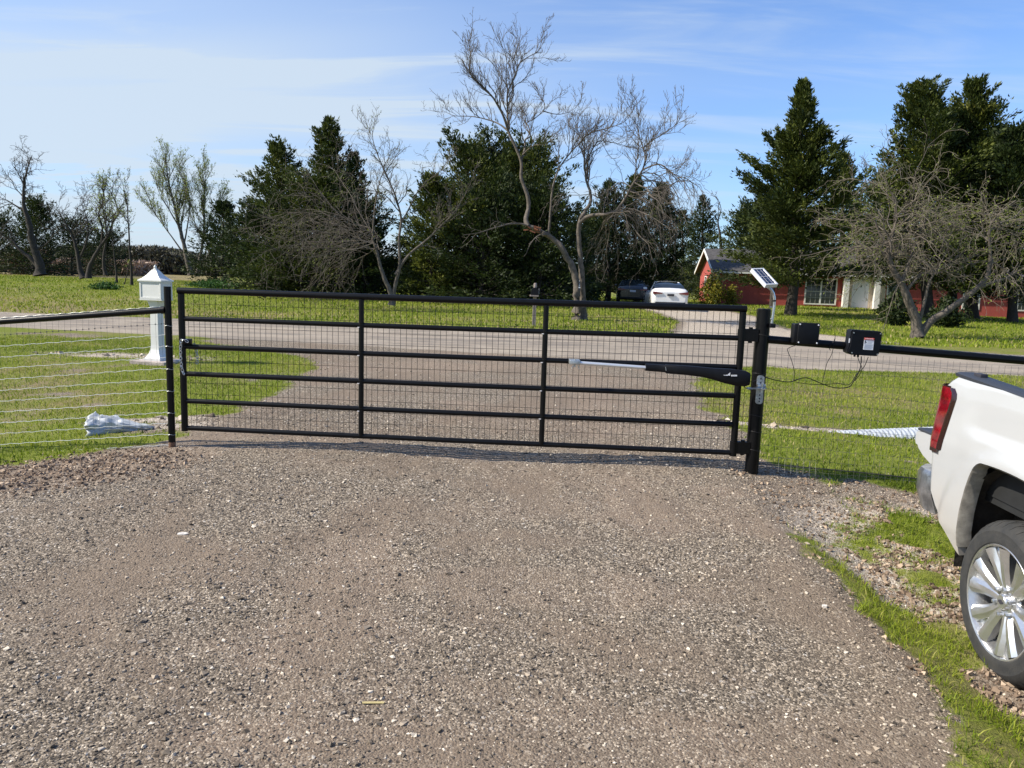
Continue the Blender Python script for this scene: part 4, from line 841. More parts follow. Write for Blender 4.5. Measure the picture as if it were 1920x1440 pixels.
# wheels
def wheel(y, x0, sgn):
    """outer face towards -x for sgn=1"""
    c = (x0, y, WR); X = lambda v: v*sgn
    pf = [(.283, .02), (.292, .004), (.312, .000), (.335, .006), (.352, .004), (.372, .014), (.385, .030), (.398, .046), (.404, .075), (.405, .14), (.404, .205), (.398, .235), (.385, .250), (.352, .270), (.29, .26)]
    b = MB(True); b.lathe([(r, X(d)) for r, d in pf], 84, c, 'x'); 
    for k in range(42):                        # tread blocks and shoulder lugs
        a = 2*np.pi*k/42
        for d0, d1, o in ((.018, .072, 0), (.080, .125, .5), (.133, .178, 0), (.186, .238, .5)):
            aa = a+o*2*np.pi/42; r0, r1 = .394, .4085
            if d0 < .03: pts = [(.376, .017), (.398, .040), (r1-.001, .060), (r1, .072), (r0, .072), (.380, .03)]
            elif d1 > .23: pts = [(r1, d0), (r1-.001, .215), (.398, .236), (r0-.006, .225), (r0, d0)]
            else: pts = [(r1, d0), (r1, d1), (r0, d1), (r0, d0)]
            dw = .026 if d0 < .03 else .023; V = []
            for s in (-1, 1):
                for r, d in pts: ang = aa+s*dw+(d-.1)*1.0; V.append((x0+X(d), y+r*math.cos(ang), WR+r*math.sin(ang)))
            m_ = len(pts); b.add(V, [tuple(range(m_)), tuple(range(m_, 2*m_))[::-1]]+[(i, (i+1) % m_, m_+(i+1) % m_, m_+i) for i in range(m_)])
    w = b.build('tyre', 'rubber', WRT, auto=30)
    b = MB(True); b.lathe([(r, X(d)) for r, d in [(.286, .022), (.290, .012), (.284, .006), (.276, .010), (.270, .030), (.262, .055), (.255, .10), (.250, .20), (.25, .24)]], 64, c, 'x')
    def P(r, a, d): return (x0+X(d), y+r*math.cos(a), WR+r*math.sin(a))
    for k in range(6):
        a0 = 2*np.pi*(k+.18)/6
        for s in (-1, 1):
            st = []
            for t, wd, dr, dep in ((0, .036, .058, .046), (.3, .038, .105, .036), (.65, .044, .17, .026), (.92, .052, .235, .016), (1, .060, .270, .012)):
                a = a0+s*(.20-.02*t) if t > .2 else a0+s*.26
                a = a0+s*np.interp(t, [0, .3, .65, 1], [.26, .165, .185, .235])
                hw = wd*.74; ta = hw/dr
                st.append([P(dr, a-ta, dep+.014), P(dr, a-ta*.35*1, dep-.002), P(dr, a+ta*.45, dep), P(dr, a+ta, dep+.016), P(dr, a+ta*.8, dep+.055), P(dr, a-ta*.8, dep+.055), P(dr, a-ta, dep+.014)])
            b.grid(st)
        web = [[P(dr, a0-.16, dp), P(dr, a0, dp+.012), P(dr, a0+.16, dp)] for dr, dp in ((.09, .050), (.16, .046), (.22, .040), (.272, .034))]; b.grid(web)
    b.lathe([(0.0, X(.046)), (.060, X(.046)), (.082, X(.052)), (.098, X(.066)), (.098, X(.11))], 36, c, 'x')
    rm = b.build('rim', 'rim', WRT, auto=32)
    MB().lathe([(0, X(.125)), (.16, X(.125)), (.16, X(.14)), (.25, X(.15))], 40, c, 'x').build('brake_drum', 'rim_dark', WRT)
    MB(True).lathe([(0, X(.022)), (.034, X(.024)), (.040, X(.030)), (.042, X(.048))], 32, c, 'x').build('centre_cap', 'rim', rm)
    b = MB(); s_ = .9
    b.prism([(y+p_*s_, WR+q_*s_) for p_, q_ in ((-.021, -.006), (-.007, -.0065), (-.008, -.012), (.009, -.012), (.008, -.0065), (.023, -.006), (.019, .006), (.006, .0065), (.007, .012), (-.010, .012), (-.009, .0065), (-.024, .006))], X(.002), (x0+X(.0200), 0, 0), (0, 1, 0), (0, 0, 1), (1, 0, 0)); b.build('emblem', 'ink', rm)
    for k in range(6):
        a = 2*np.pi*(k+.68)/6; MB(True).lathe([(0, X(.018)), (.008, X(.019)), (.011, X(.026)), (.011, X(.05))], 8, (x0, y+.070*math.cos(a), WR+.070*math.sin(a)), 'x').build('lug_nut', 'steel', rm)
for y, x0, sg in ((0, .008, 1), (-3.65, .008, 1), (0, 1.992, -1), (-3.65, 1.992, -1)):
    WRT = bpy.data.objects.new('wheel', None); COL.objects.link(WRT); WRT.parent = tk; WRT.empty_display_size = .1
    wheel(y, x0, sg)

# ---------------------------------------------------------------- house across the road
HA = R_(5.5); hu = np.array([math.cos(HA), -math.sin(HA), 0]); hv = np.array([math.sin(HA), math.cos(HA), 0]); hw_ = np.array([0, 0, 1.])
HO = np.array([13.75, 53.0, 0.12])
house = thing('house', 'long single-storey red house with grey roof, half hidden behind the trees', 'house', tuple(HO), rz=-HA, local=True)
def wt(px, py=545):                             # pixel -> distance along the front wall
    d = ray(px, py); o = np.array([0, 0, CH]); s = ((HO-o)@(-hv))/(d@(-hv)); p = o+d*s; return float((p-HO)@hu), float(p[2]-HO[2])
b = MB(); Lh, Dh, Eh, Ph = 26., 8., 2.48, 3.95
b.prism([(0, -.6), (Dh, -.6), (Dh, Eh), (Dh/2, Ph-.10), (0, Eh)], .12, (0, 0, 0), (0, 1, 0), (0, 0, 1), (1, 0, 0))
b.box((.12, 0, -.6), (Lh, .12, Eh)); b.box((.12, Dh-.12, -.6), (Lh, Dh, Eh)); b.prism([(0, -.6), (Dh, -.6), (Dh, Eh), (Dh/2, Ph-.10), (0, Eh)], .12, (Lh, 0, 0), (0, 1, 0), (0, 0, 1), (1, 0, 0))
b.build('wall', 'red_siding', house)
sl_ = (Ph-Eh)/(Dh/2)
b = MB()
for s in (0, 1):
    pts = [(-.42, Eh-.42*sl_+.03), (Dh/2, Ph+.03), (Dh/2, Ph+.10), (-.42, Eh-.42*sl_+.10)]
    if s: pts = [(Dh-p_, q_) for p_, q_ in pts]
    b.prism(pts, Lh+.9, (-.38, 0, 0), (0, 1, 0), (0, 0, 1), (1, 0, 0))
rf_ = b.build('roof', 'shingle', house)
b = MB()
for s in (0, 1):
    pts = [(-.46, Eh-.42*sl_-.12), (Dh/2, Ph-.09), (Dh/2, Ph+.11), (-.46, Eh-.42*sl_+.09)]
    if s: pts = [(Dh-p_, q_) for p_, q_ in pts]
    b.prism(pts, .05, (-.43, 0, 0), (0, 1, 0), (0, 0, 1), (1, 0, 0))
b.box((-.40, -.50, Eh-.42*sl_-.07), (Lh+.5, -.44, Eh-.42*sl_+.05)); b.build('fascia', 'white_trim', rf_)
b = MB(True); b.tube([(.05, -.46, Eh-.2), (.05, -.40, Eh-.32), (.04, -.05, Eh-.55), (.04, -.05, -.2)], .045, 8); b.build('downspout', 'white_trim', house)
MB().box((-.03, -.03, -.3), (.09, .0, Eh-.1)).build('corner_trim', 'white_trim', house)
def window(t0, t1, z0, z1, double=False, side=False):
    w = bpy.data.objects.new('window', None); COL.objects.link(w); w.parent = house
    def bx(a0, a1, c0, c1, d0, d1):
        return ((a0, d0, c0), (a1, d1, c1)) if not side else ((d0, a0, c0), (d1, a1, c1))
    b = MB(); f = .09
    for q in ((t0-f, t1+f, z0-f, z0), (t0-f, t1+f, z1, z1+f), (t0-f, t0, z0, z1), (t1, t1+f, z0, z1)): b.box(*bx(*q, -.045, .0))
    mids = [(t0+t1)/2] if double else []
    for mdl in mids: b.box(*bx(mdl-.05, mdl+.05, z0, z1, -.043, .0))
    b.build('frame', 'white_trim', w)
    b = MB(); zm = (z0+z1)/2; b.box(*bx(t0, t1, zm-.03, zm+.03, -.030, -.012))
    cols = 6 if double else 3
    for k in range(1, cols):
        tt_ = t0+(t1-t0)*k/cols
        if double and k == 3: continue
        b.box(*bx(tt_-.010, tt_+.010, z0, z1, -.024, -.0125))
    for q in (.25, .75): b.box(*bx(t0, t1, z0+(z1-z0)*q-.010, z0+(z1-z0)*q+.010, -.0245, -.0130))
    b.build('muntin', 'fence_gray', w)
    MB().box(*bx(t0, t1, z0, z1, -.012, -.002)).build('pane', 'glass_dark', w)
ta, _ = wt(1511, 550); tb, _ = wt(1566, 550); window(ta, tb, .42, 2.02, True)
ta, _ = wt(1664, 555); tb, _ = wt(1690, 555); window(ta, tb, .42, 2.02)
ta, _ = wt(1806, 570); tb, _ = wt(1834, 570); window(ta, tb, .42, 2.02)
ta, _ = wt(1908, 575); tb, _ = wt(1952, 575); window(ta, tb, .42, 2.02, True)
window(2.0, 2.75, .55, 2.0, side=True); window(4.6, 5.35, .55, 2.0, side=True)
ta, _ = wt(1580, 550); tb, _ = wt(1660, 550); MB().box((ta, -.03, .02), (tb, -.001, Eh-.05)).build('entry_wall', 'cream', house)
b = MB()
for p_ in (1583, 1641): t_, _ = wt(p_, 550); b.box((t_-.17, -.42, .0), (t_+.17, -.10, Eh-.05))
b.build('entry_column', 'white_trim', house)
ta, _ = wt(1597, 550); tb, _ = wt(1628, 550)
dr = MB().box((ta, -.060, .22), (tb, -.03, 2.18)).build('door', 'white_door', house)
b = MB()
for x0_, x1_, z0_, z1_ in ((.15, .45, .15, .8), (.55, .85, .15, .8), (.15, .45, .95, 1.75), (.55, .85, .95, 1.75)):
    w_0, w_1 = ta+(tb-ta)*x0_, ta+(tb-ta)*x1_; b.box((w_0, -.068, .22+z0_), (w_1, -.0601, .22+z1_), .006)
b.build('panel', 'white_door', dr)
MB(True).lathe([(0, -.10), (.03, -.09), (.035, -.075), (.012, -.06)], 10, (tb-.10, 0, 1.2), 'y').build('handle', 'steel', dr)
b = MB()
for q in ((ta-.10, ta, .18, 2.26), (tb, tb+.10, .18, 2.26), (ta-.10, tb+.10, 2.18, 2.27)): b.box((q[0], -.055, q[2]), (q[1], -.0305, q[3]))
b.build('door_frame', 'cream', house)
MB().box((ta-.6, -1.1, -.3), (tb+.6, -.0, .17)).build('doorstep', 'concrete', house)

# ---------------------------------------------------------------- parked cars (local: rear at y=0, nose at +y)
def car(label, loc, rz, paint, plate_m, roofz, Wd=.91, trunk=1.06):
    c = thing('parked_car', label, 'car', loc, 'cars parked on the far drive', rz=rz, local=True)
    def sec(y, w, zl, zt, cr=.05):
        pts = [(.0, zt+cr), (.5*w, zt+cr*.8), (.82*w, zt+cr*.2), (.95*w, zt-.07), (w, zt-.22), (w*.99, (zl+zt)/2-.05), (w*.985, zl+.16), (w*.93, zl), (0, zl)]
        return [(x, y, z) for x, z in pts]+[(-x, y, z) for x, z in pts[::-1]][1:]
    b = MB(True); st = [sec(.0, Wd*.80, .40, trunk-.22), sec(.05, Wd*.93, .28, trunk-.12), sec(.16, Wd*.98, .25, trunk-.03), sec(.45, Wd, .22, trunk), sec(1.0, Wd, .22, trunk-.02), sec(2.2, Wd, .22, .98), sec(3.3, Wd, .22, .98), sec(4.1, Wd*.97, .24, .90), sec(4.6, Wd*.90, .28, .78), sec(4.75, Wd*.72, .36, .62)]
    b.grid(st, True); b.add(st[0], [tuple(range(len(st[0])))]); b.add(st[-1], [tuple(range(len(st[0])))]); b.build('body', paint, c, auto=45)
    gh = [(.52, .70, .70, .02), (.95, .70, .66, .58), (1.40, .70, .58, .93), (2.2, .70, .57, 1.0), (2.8, .70, .58, .92), (3.5, .70, .68, .10)]
    rf = roofz-.99; G = []
    for y, w0, w1, f in gh: G.append([(-.80*Wd/.91, y, .97), (-(w1+(.80-w1)*(1-f))*Wd/.91, y, .99+rf*f*.96), (0, y, .99+rf*f+.02), ((w1+(.80-w1)*(1-f))*Wd/.91, y, .99+rf*f*.96), (.80*Wd/.91, y, .97)])
    MB(True).grid(G).build('window_glass', 'glass_dark', c, auto=60)
    G = [[(-.56, y, roofz-.035+d), (-.45, y, roofz+.012+d), (0, y, roofz+.035+d), (.45, y, roofz+.012+d), (.56, y, roofz-.035+d)] for y, d in ((1.42, -.02), (1.8, .0), (2.4, -.0), (2.75, -.035))]
    b = MB(True); b.grid(G)
    for s in (-1, 1): b.tube([(s*.755, .62, .98), (s*.68, 1.0, 1.19), (s*.575, 1.5, roofz-.035), (s*.57, 2.6, roofz-.03), (s*.70, 3.3, 1.03)], .028, 6); b.tube([(s*.60, 1.95, roofz-.04), (s*.80, 1.95, .98)], .025, 6)
    b.build('roof', paint, c, auto=50)
    for s in (-1, 1):
        b = MB(True); b.prism([(.40*s, trunk-.20), (.86*s, trunk-.14), (.89*s, trunk-.20), (.86*s, trunk-.28), (.44*s, trunk-.25)], .22, (0, -.045, 0), (1, 0, 0), (0, 0, 1), (0, 1, 0)); b.build('tail_light', 'car_lamp', c)
        b = MB(True); b.box((s*.93-.06, 3.0, 1.0), (s*.93+.12*max(s, 0)+.0, 3.12, 1.12), .02) if s > 0 else b.box((-1.08, 3.0, 1.0), (-.90, 3.12, 1.12), .02); b.build('wing_mirror', paint, c)
        for y in (.98, 3.85):
            b = MB(True); b.lathe([(.0, s*.0), (.20, s*.0), (.22, s*.012), (.325, s*.012), (.335, s*-.02), (.335, s*-.19), (.0, s*-.19)], 28, (s*(Wd+.005), y, .335), 'x'); w = b.build('wheel', 'rubber', c, auto=30)
            MB(True).lathe([(0, s*.012), (.06, s*.014), (.19, s*.006), (.205, s*.016), (.205, s*0)], 20, (s*(Wd+.008), y, .335), 'x').build('rim', 'rim', w)
    MB(True).box((-.17, -.065, trunk-.36), (.17, -.02, trunk-.25), .006).build('number_plate', plate_m, c)
    MB(True).box((-.75, -.06, .30), (.75, .10, .42), .03).build('bumper_insert', 'truck_dark', c)
    MB(True).prism([(-.03, .0), (.03, 0), (.015, .03), (-.015, .03)], .02, (0, .03, trunk-.14), (1, 0, 0), (0, 0, 1), (0, 1, 0)).build('badge', 'steel', c)
    return c
p = gnd(1250, 583); zc_ = lambda p: float(HZ(p[0], p[1]))
pw = np.array([*(ray(1250, 560)*39.2)[:2]]); car('white saloon car seen from behind on the pale far drive', (pw[0]+.1, 39.0, float(H(pw[0], 39))+.02), R_(-4), 'car_white', 'ink', 1.44, .93, 1.08)
pd_ = np.array([*(ray(1187, 560)*45.0)[:2]]); car('dark saloon car with red tail lights parked beyond the white one', (pd_[0], 45.5, float(H(pd_[0], 45.5))+.02), R_(-7), 'car_dark', 'plate', 1.42, .90, 1.06)

# ---------------------------------------------------------------- trees
class Tubes:                                    # many thin tapering tubes in one mesh
    def __init__(s): s.V = []; s.F = []; s.n = 0
    def add(s, P, r, k):
        n = len(P); T = np.gradient(P, axis=0); T /= (np.linalg.norm(T, axis=1)[:, None]+1e-12)
        m = T.mean(0); ref = np.array([0, 0, 1.]) if abs(m[2]) < .75 else np.array([.0, 1., 0])
        A = np.cross(T, ref); A /= (np.linalg.norm(A, axis=1)[:, None]+1e-12); B = np.cross(T, A); th = np.arange(k)*2*np.pi/k
        V = (P[:, None]+r[:, None, None]*(np.cos(th)[None, :, None]*A[:, None]+np.sin(th)[None, :, None]*B[:, None])).reshape(-1, 3)
        i = np.arange(n-1)[:, None]*k; j = np.arange(k)[None]; j2 = (j+1) % k
        s.V.append(V); s.F.append(np.stack((i+j, i+j2, i+k+j2, i+k+j), -1).reshape(-1, 4)+s.n); s.n += len(V)
    def build(s, name, matn, parent, org):
        V = np.vstack(s.V)-np.array(org); return link(name, mesh_np(name, V, None, np.vstack(s.F), smooth=True), matn, parent)
def spline(P, n):
    P = np.asarray(P, float); m = len(P); out = []
    for s in np.linspace(0, m-1, n):
        i = min(int(s), m-2); f = s-i; p0, p1, p2, p3 = P[max(i-1, 0)], P[i], P[i+1], P[min(i+2, m-1)]
        out.append(.5*((2*p1)+(-p0+p2)*f+(2*p0-5*p1+4*p2-p3)*f*f+(-p0+3*p1-3*p2+p3)*f**3))
    return np.array(out)
def unit(v): return v/(np.linalg.norm(v)+1e-12)
class Bare:
    """bare deciduous tree: traced main limbs, then branches, twigs and buds grown from them"""
    def __init__(s, seed, up=.25, droop=0., wig=.25, ang=(30, 65), dens=1., rmin=.006, leafprob=0.):
        s.r = np.random.default_rng(seed); s.up = up; s.droop = droop; s.wig = wig; s.ang = ang; s.dens = dens; s.rmin = rmin; s.trunk = Tubes(); s.twigs = Tubes(); s.tips = []; s.lp = leafprob
    def grow(s, P, R, lv, maxlv, L0, droop=None, up=None, dens=None):
        """spawn children along the polyline P with radii R"""
        r = s.r; droop = s.droop if droop is None else droop; up = s.up if up is None else up; dens = dens or s.dens
        seg = np.linalg.norm(np.diff(P, axis=0), axis=1); tot = seg.sum(); cum = np.r_[0, np.cumsum(seg)]
        n = max(3, int(tot*dens*(4.0, 5.6, 7.0, 6.0)[min(lv, 3)]))
        for k in range(n):
            t = (.12 if lv else .2)+(1-(.12 if lv else .2))*(k+r.uniform(0, 1))/n; d = t*tot; i = min(np.searchsorted(cum, d)-1, len(seg)-1); i = max(i, 0); f = (d-cum[i])/max(seg[i], 1e-6)
            p = P[i]*(1-f)+P[i+1]*f; tn = unit(P[i+1]-P[i]); rr = R[i]*(1-f)+R[i+1]*f
            a = R_(r.uniform(*s.ang)); q = unit(np.cross(tn, unit(r.normal(0, 1, 3)))); dr = unit(tn*math.cos(a)+q*math.sin(a)+np.array([0, 0, up*.6]))
            ln = L0*(1-.45*t)*r.uniform(.45, 1.3); r0 = max(s.rmin, min(rr*.62, ln*.016+.003))
            s.shoot(p, dr, ln, r0, lv, maxlv, L0, droop, up, dens)
    def shoot(s, p, dr, ln, r0, lv, maxlv, L0, droop, up, dens):
        r = s.r; m = (8, 7, 5, 4)[min(lv, 3)]; pts = [p]; d = dr.copy(); st = ln/m
        for j in range(m):
            d = unit(d+r.normal(0, s.wig, 3)+np.array([0, 0, up*.14-droop*.30*(j+1)/m])); pts.append(pts[-1]+d*st)
        P = np.array(pts); R = np.linspace(r0, max(s.rmin*.6, r0*.25), m+1)
        (s.twigs if lv >= 1 else s.trunk).add(P, R, (6, 4, 3, 3)[min(lv, 3)])
        if lv < maxlv: s.grow(P, R, lv+1, maxlv, ln*.52, droop, up, dens)
        else:
            if s.lp > 0:
                for j in range(1, m+1):
                    if r.uniform() < s.lp: s.tips.append(P[j])
    def limb(s, P, r0, r1, n=None, k=10, wob=.02, flare=0.):
        r0 = r0*.74; r1 = r1*.45
        P = spline(P, n or max(6, 3*len(P))); t = np.linspace(0, 1, len(P)); R = r0+(r1-r0)*t**.75
        P = P+s.r.normal(0, 1, P.shape)*wob*R.mean()*3*(t[:, None] > 0)
        if flare: R = R*(1+flare*np.exp(-t*len(P)*.9)); 
        R = R*(1+s.r.normal(0, .05, len(R))); s.trunk.add(P, R, k); return P, R
    def leaves(s, name, matn, parent, org, size):
        T = np.array(s.tips); 
        if len(T) == 0: return
        n = len(T); r = s.r; a = r.normal(0, 1, (n, 3)); a /= np.linalg.norm(a, axis=1)[:, None]; b = np.cross(a, r.normal(0, 1, (n, 3))); b /= np.linalg.norm(b, axis=1)[:, None]
        T = T+r.normal(0, size*.6, (n, 3)); w = size*r.uniform(.5, 1.2, n)[:, None]
        V = np.stack((T-a*w*.5, T+b*w*.35, T+a*w*.6), 1).reshape(-1, 3)-np.array(org); F = np.arange(n*3).reshape(-1, 3)
        link(name, mesh_np(name, V, F, None, {'tint': np.repeat(r.uniform(0, 1, n), 3)}), matn, parent)
def px(Y, pts, dy=None):                        # traced centre line: pixels at depth Y (+ own depth offsets)
    dy = dy if dy is not None else 0
    return [atY(q[0], q[1], Y+(q[2] if len(q) > 2 else 0)) for q in pts]
def tree(label, base, group='bare trees of the yards'):
    return thing('bare_tree', label, 'tree', tuple(base), group)

# -- the big bare tree right of centre
Yb = 30.5
bt = Bare(3, up=.42, wig=.16, ang=(24, 55), dens=1.3, rmin=.0062)
base = atY(1085, 594, Yb); org = base.copy(); T0 = tree('tallest bare tree, twin grey trunks and one torn limb, behind the middle of the gate', org)
A, AR = bt.limb(px(Yb, [(1081, 600), (1081, 570), (1080, 530), (1071, 495), (1052, 463), (1030, 443), (1010, 432, -.3), (994, 425, -.4)]), .25, .17, 26, 12, .05, .35)
A1, A1R = bt.limb(px(Yb, [(990, 424, -.4), (986, 412, -.3), (991, 390, 0), (990, 370), (984, 352), (977, 332), (978, 308), (970, 283), (960, 262), (953, 245), (952, 222), (952, 200), (951, 180), (957, 160), (967, 140), (973, 120), (990, 107), (1006, 98), (1014, 88)]), .135, .022, 60, 9)
A2, A2R = bt.limb(px(Yb, [(953, 245), (945, 220, -.3), (935, 200, -.5), (922, 180, -.7), (905, 165, -.9), (890, 148, -1), (881, 138, -1), (880, 118, -1), (882, 95, -1), (880, 78, -1)]), .075, .012, 30, 7)
A3, A3R = bt.limb(px(Yb, [(954, 247), (935, 232, .4), (905, 222, .8), (880, 218, 1), (852, 217, 1.2), (830, 207, 1.3)]), .055, .012, 20, 6)
A4, A4R = bt.limb(px(Yb, [(977, 300), (984, 280, .2), (985, 262, .3), (994, 256, .4), (992, 240, .5), (988, 230, .6), (1000, 224, .7), (1018, 208, .8), (1021, 194, .9), (1013, 182, 1), (1004, 166, 1)]), .06, .013, 30, 6)
A5, A5R = bt.limb(px(Yb, [(1018, 208, .8), (1035, 213, 1), (1052, 214, 1.3), (1072, 207, 1.5), (1092, 190, 1.6)]), .035, .010, 14, 5)
A6, A6R = bt.limb(px(Yb, [(980, 290), (1000, 273, -.5), (1025, 270, -1), (1045, 252, -1.5)]), .04, .010, 12, 5)
A7, A7R = bt.limb(px(Yb, [(1000, 427, -.4), (978, 420, -.5), (955, 420, -.8), (936, 425, -1.2), (915, 431, -1.5), (895, 437, -1.8), (868, 441, -2)]), .075, .018, 20, 6)
A8, A8R = bt.limb(px(Yb, [(1030, 441), (1014, 440, -.5), (1002, 448, -.8), (993, 460, -.9), (987, 475, -1)]), .055, .016, 12, 6)
C, CR_ = bt.limb(px(Yb, [(1028, 441), (1031, 415, -.1), (1033, 385, -.2), (1036, 355, -.3), (1041, 335, -.3), (1049, 315, -.3), (1065, 292, -.4), (1085, 270, -.5), (1105, 250, -.5), (1140, 240, -.6), (1168, 230, -.7), (1184, 213, -.7), (1189, 195, -.7)]), .075, .014, 44, 7)
B, BR = bt.limb(px(Yb, [(1094, 600, .3), (1093, 570, .3), (1091, 530, .3), (1089, 490, .3), (1085, 445, .3), (1087, 415, .3), (1098, 396, .3), (1108, 376, .4), (1106, 358, .4), (1100, 340, .5), (1096, 312, .5), (1096, 285, .5), (1090, 262, .5)]), .215, .035, 46, 11, .05, .3)
B1, B1R = bt.limb(px(Yb, [(1086, 420, .3), (1098, 408, .2), (1115, 403), (1135, 402, -.3), (1155, 395, -.5), (1172, 372, -.6), (1186, 346, -.7), (1204, 320, -.8), (1210, 296, -.8), (1205, 275, -.8), (1197, 252, -.8), (1196, 230, -.8), (1198, 205, -.8)]), .12, .016, 40, 8)
B2, B2R = bt.limb(px(Yb, [(1205, 278, -.8), (1225, 262, -.9), (1250, 247, -1), (1268, 232, -1), (1284, 207, -1)]), .045, .010, 16, 5)
B3, B3R = bt.limb(px(Yb, [(1101, 335, .5), (1103, 300, .8), (1112, 278, 1), (1126, 264, 1.2), (1160, 270, 1.5), (1200, 282, 1.8)]), .06, .012, 20, 6)
B4, B4R = bt.limb(px(Yb, [(1206, 318, -.8), (1235, 308, -1.2), (1258, 322, -1.5), (1280, 340, -1.8), (1296, 332, -2)]), .05, .010, 20, 5)
for Pq, Rq, l0 in ((A1[22:], A1R[22:], 2.0), (A2, A2R, 1.7), (A3, A3R, 1.5), (A4, A4R, 1.5), (A5, A5R, 1.2), (A6, A6R, 1.3), (C[8:], CR_[8:], 1.7), (B[26:], BR[26:], 1.8), (B1[16:], B1R[16:], 1.8), (B2, B2R, 1.5), (B3, B3R, 1.6), (B4, B4R, 1.5)):
    bt.grow(Pq, Rq, 0, 2, l0)
bt.grow(A7, A7R, 0, 1, 1.1, .3, 0., .7); bt.grow(A8, A8R, 0, 1, .6, .4, 0., .7); bt.grow(C[2:12], CR_[2:12], 0, 2, 1.2, .2, .1, .7); bt.grow(A[10:], AR[10:], 1, 2, .9, .2, 0, .3)
wt_s = bt.wig; bt.wig = .24                     # the hanging thicket on the right
for k in range(34):
    t = bt.r.uniform(.20, .62); i = int(t*(len(B1)-1)); p = B1[i]; d = unit(np.array([bt.r.uniform(-.15, 1.2), bt.r.uniform(-.7, .6), bt.r.uniform(-.35, .38)]))
    bt.shoot(p, d, bt.r.uniform(1.6, 3.7), bt.r.uniform(.014, .028), 0, 2, 2.4, .85, -.2, .42)
for k in range(10):
    i = int(bt.r.uniform(.3, .9)*(len(B4)-1)); bt.shoot(B4[i], unit(np.array([bt.r.uniform(-.3, .8), bt.r.uniform(-.5, .5), -.1])), bt.r.uniform(1.2, 2.4), .018, 0, 2, 2.0, .8, -.2, .7)
bt.wig = wt_s
tr = bt.trunk.build('trunk', 'bark_grey', T0, org); bt.twigs.build('twigs', 'twig_grey', T0, org)
bs = MB(); rq = np.random.default_rng(5)
cpt = atY(992, 426, Yb-.42)
for k in range(14): q = cpt+np.array([rq.uniform(-.22, .38), rq.uniform(-.06, .06), rq.uniform(-.13, .08)-.1*0]); bs.bar(q, q+np.array([rq.uniform(.06, .22), rq.uniform(-.03, .03), rq.uniform(-.12, .03)]), .04, .05)
bs.build('torn_wood', 'broken_wood', T0)
sg = thing('number_sign', 'narrow black upright sign with pale characters, between the twin trunks of the tallest bare tree', 'sign', tuple(atY(1086.5, 545, Yb-.25)))
b = MB(); q = [atY(1084.2, 526, Yb-.25), atY(1088.9, 526, Yb-.25), atY(1088.2, 545, Yb-.25), atY(1083.6, 545, Yb-.25)]
b.add([*q, *[v+np.array([0, .02, 0]) for v in q]], [(0, 1, 2, 3), (4, 7, 6, 5), (0, 4, 5, 1), (1, 5, 6, 2), (2, 6, 7, 3), (3, 7, 4, 0)]); sb = b.build('board', 'ink', sg)
for txt, py, sz in (('7', 528, .10), ('1', 532, .08), ('8', 535.5, .09)):
    word(txt, sz, atY(1086.4, py, Yb-.255), cR0, np.array([0, 0, 1.]), np.array([0, 1., 0]), 'label_white', sg, 'numeral', .004)
b = MB(); b.bar(atY(1084.7, 539, Yb-.256), atY(1088.2, 539.1, Yb-.256), .004, .045); b.build('numeral', 'label_white', sg)

# -- other bare trees; limbs traced at their own depth, the rest grown
def bare(label, Y, limbs, seed, barkm='bark_grey', twigm='twig_grey', L0=1.5, leaf=None, lsize=.05, k=9, grp='bare trees of the yards', lv=2, extra=None, **kw):
    t = Bare(seed, **kw); f = limbs[0][0][0]; o = atY(f[0], f[1], Y); root = tree(label, o, grp); first = True
    for L_ in limbs:
        pts, r0, r1 = L_[:3]; gl = L_[3] if len(L_) > 3 else L0; g0 = L_[4] if len(L_) > 4 else .25
        P, R = t.limb(px(Y, pts), r0, r1, None, k, .03, .3 if first else 0); first = False
        i = int(g0*len(P)); t.grow(P[i:], R[i:], 0, lv, gl)
    if extra: extra(t, Y)
    t.trunk.build('trunk', barkm, root, o); 
    if t.twigs.n: t.twigs.build('twigs', twigm, root, o)
    if leaf: t.leaves('buds', leaf, root, o, lsize)
    return root
def thicket(n, p0, dirs, ln, r0, droop, dens, l0):
    def f(t, Y):
        for k in range(n):
            q = p0[t.r.integers(len(p0))]; t.shoot(atY(q[0]+t.r.normal(0, 6), q[1]+t.r.normal(0, 6), Y+t.r.normal(0, .5)), unit(np.array([t.r.uniform(*dirs[0]), t.r.uniform(-.6, .6), t.r.uniform(*dirs[1])])), t.r.uniform(*ln), t.r.uniform(r0*.6, r0), 0, 2, l0, droop, 0, dens)
    return f
bare('bare V-trunked tree, drooping on its left, before the dark cedars left of centre', 33, [
    ([(734, 572), (733, 550), (722, 525), (713, 500), (706, 470), (697, 445)], .19, .09, 1.2, .6),
    ([(738, 570), (739, 545), (745, 520), (750, 495), (748, 450), (752, 410), (742, 370), (728, 335), (712, 300), (700, 265), (697, 232)], .14, .014, 1.7, .4),
    ([(742, 515), (757, 490), (775, 470), (800, 450), (825, 425), (850, 400), (868, 372), (882, 345)], .10, .014, 1.6, .3),
    ([(699, 455), (700, 420), (704, 380), (712, 340), (722, 310), (716, 275)], .07, .012, 1.4, .3),
    ([(752, 420), (770, 385), (790, 350), (830, 315), (840, 285)], .05, .012, 1.4, .3),
    ([(752, 490), (790, 462), (815, 465), (827, 478)], .04, .014, .6, .3)],
    21, L0=1.5, up=.36, wig=.18, dens=1.15, rmin=.0062, leaf='bud', lsize=.07, leafprob=.10,
    extra=thicket(24, [(700, 450), (697, 440), (704, 465), (695, 435)], ((-1.8, -.2), (-.25, .95)), (2.6, 5.8), .022, .42, .42, 2.2))
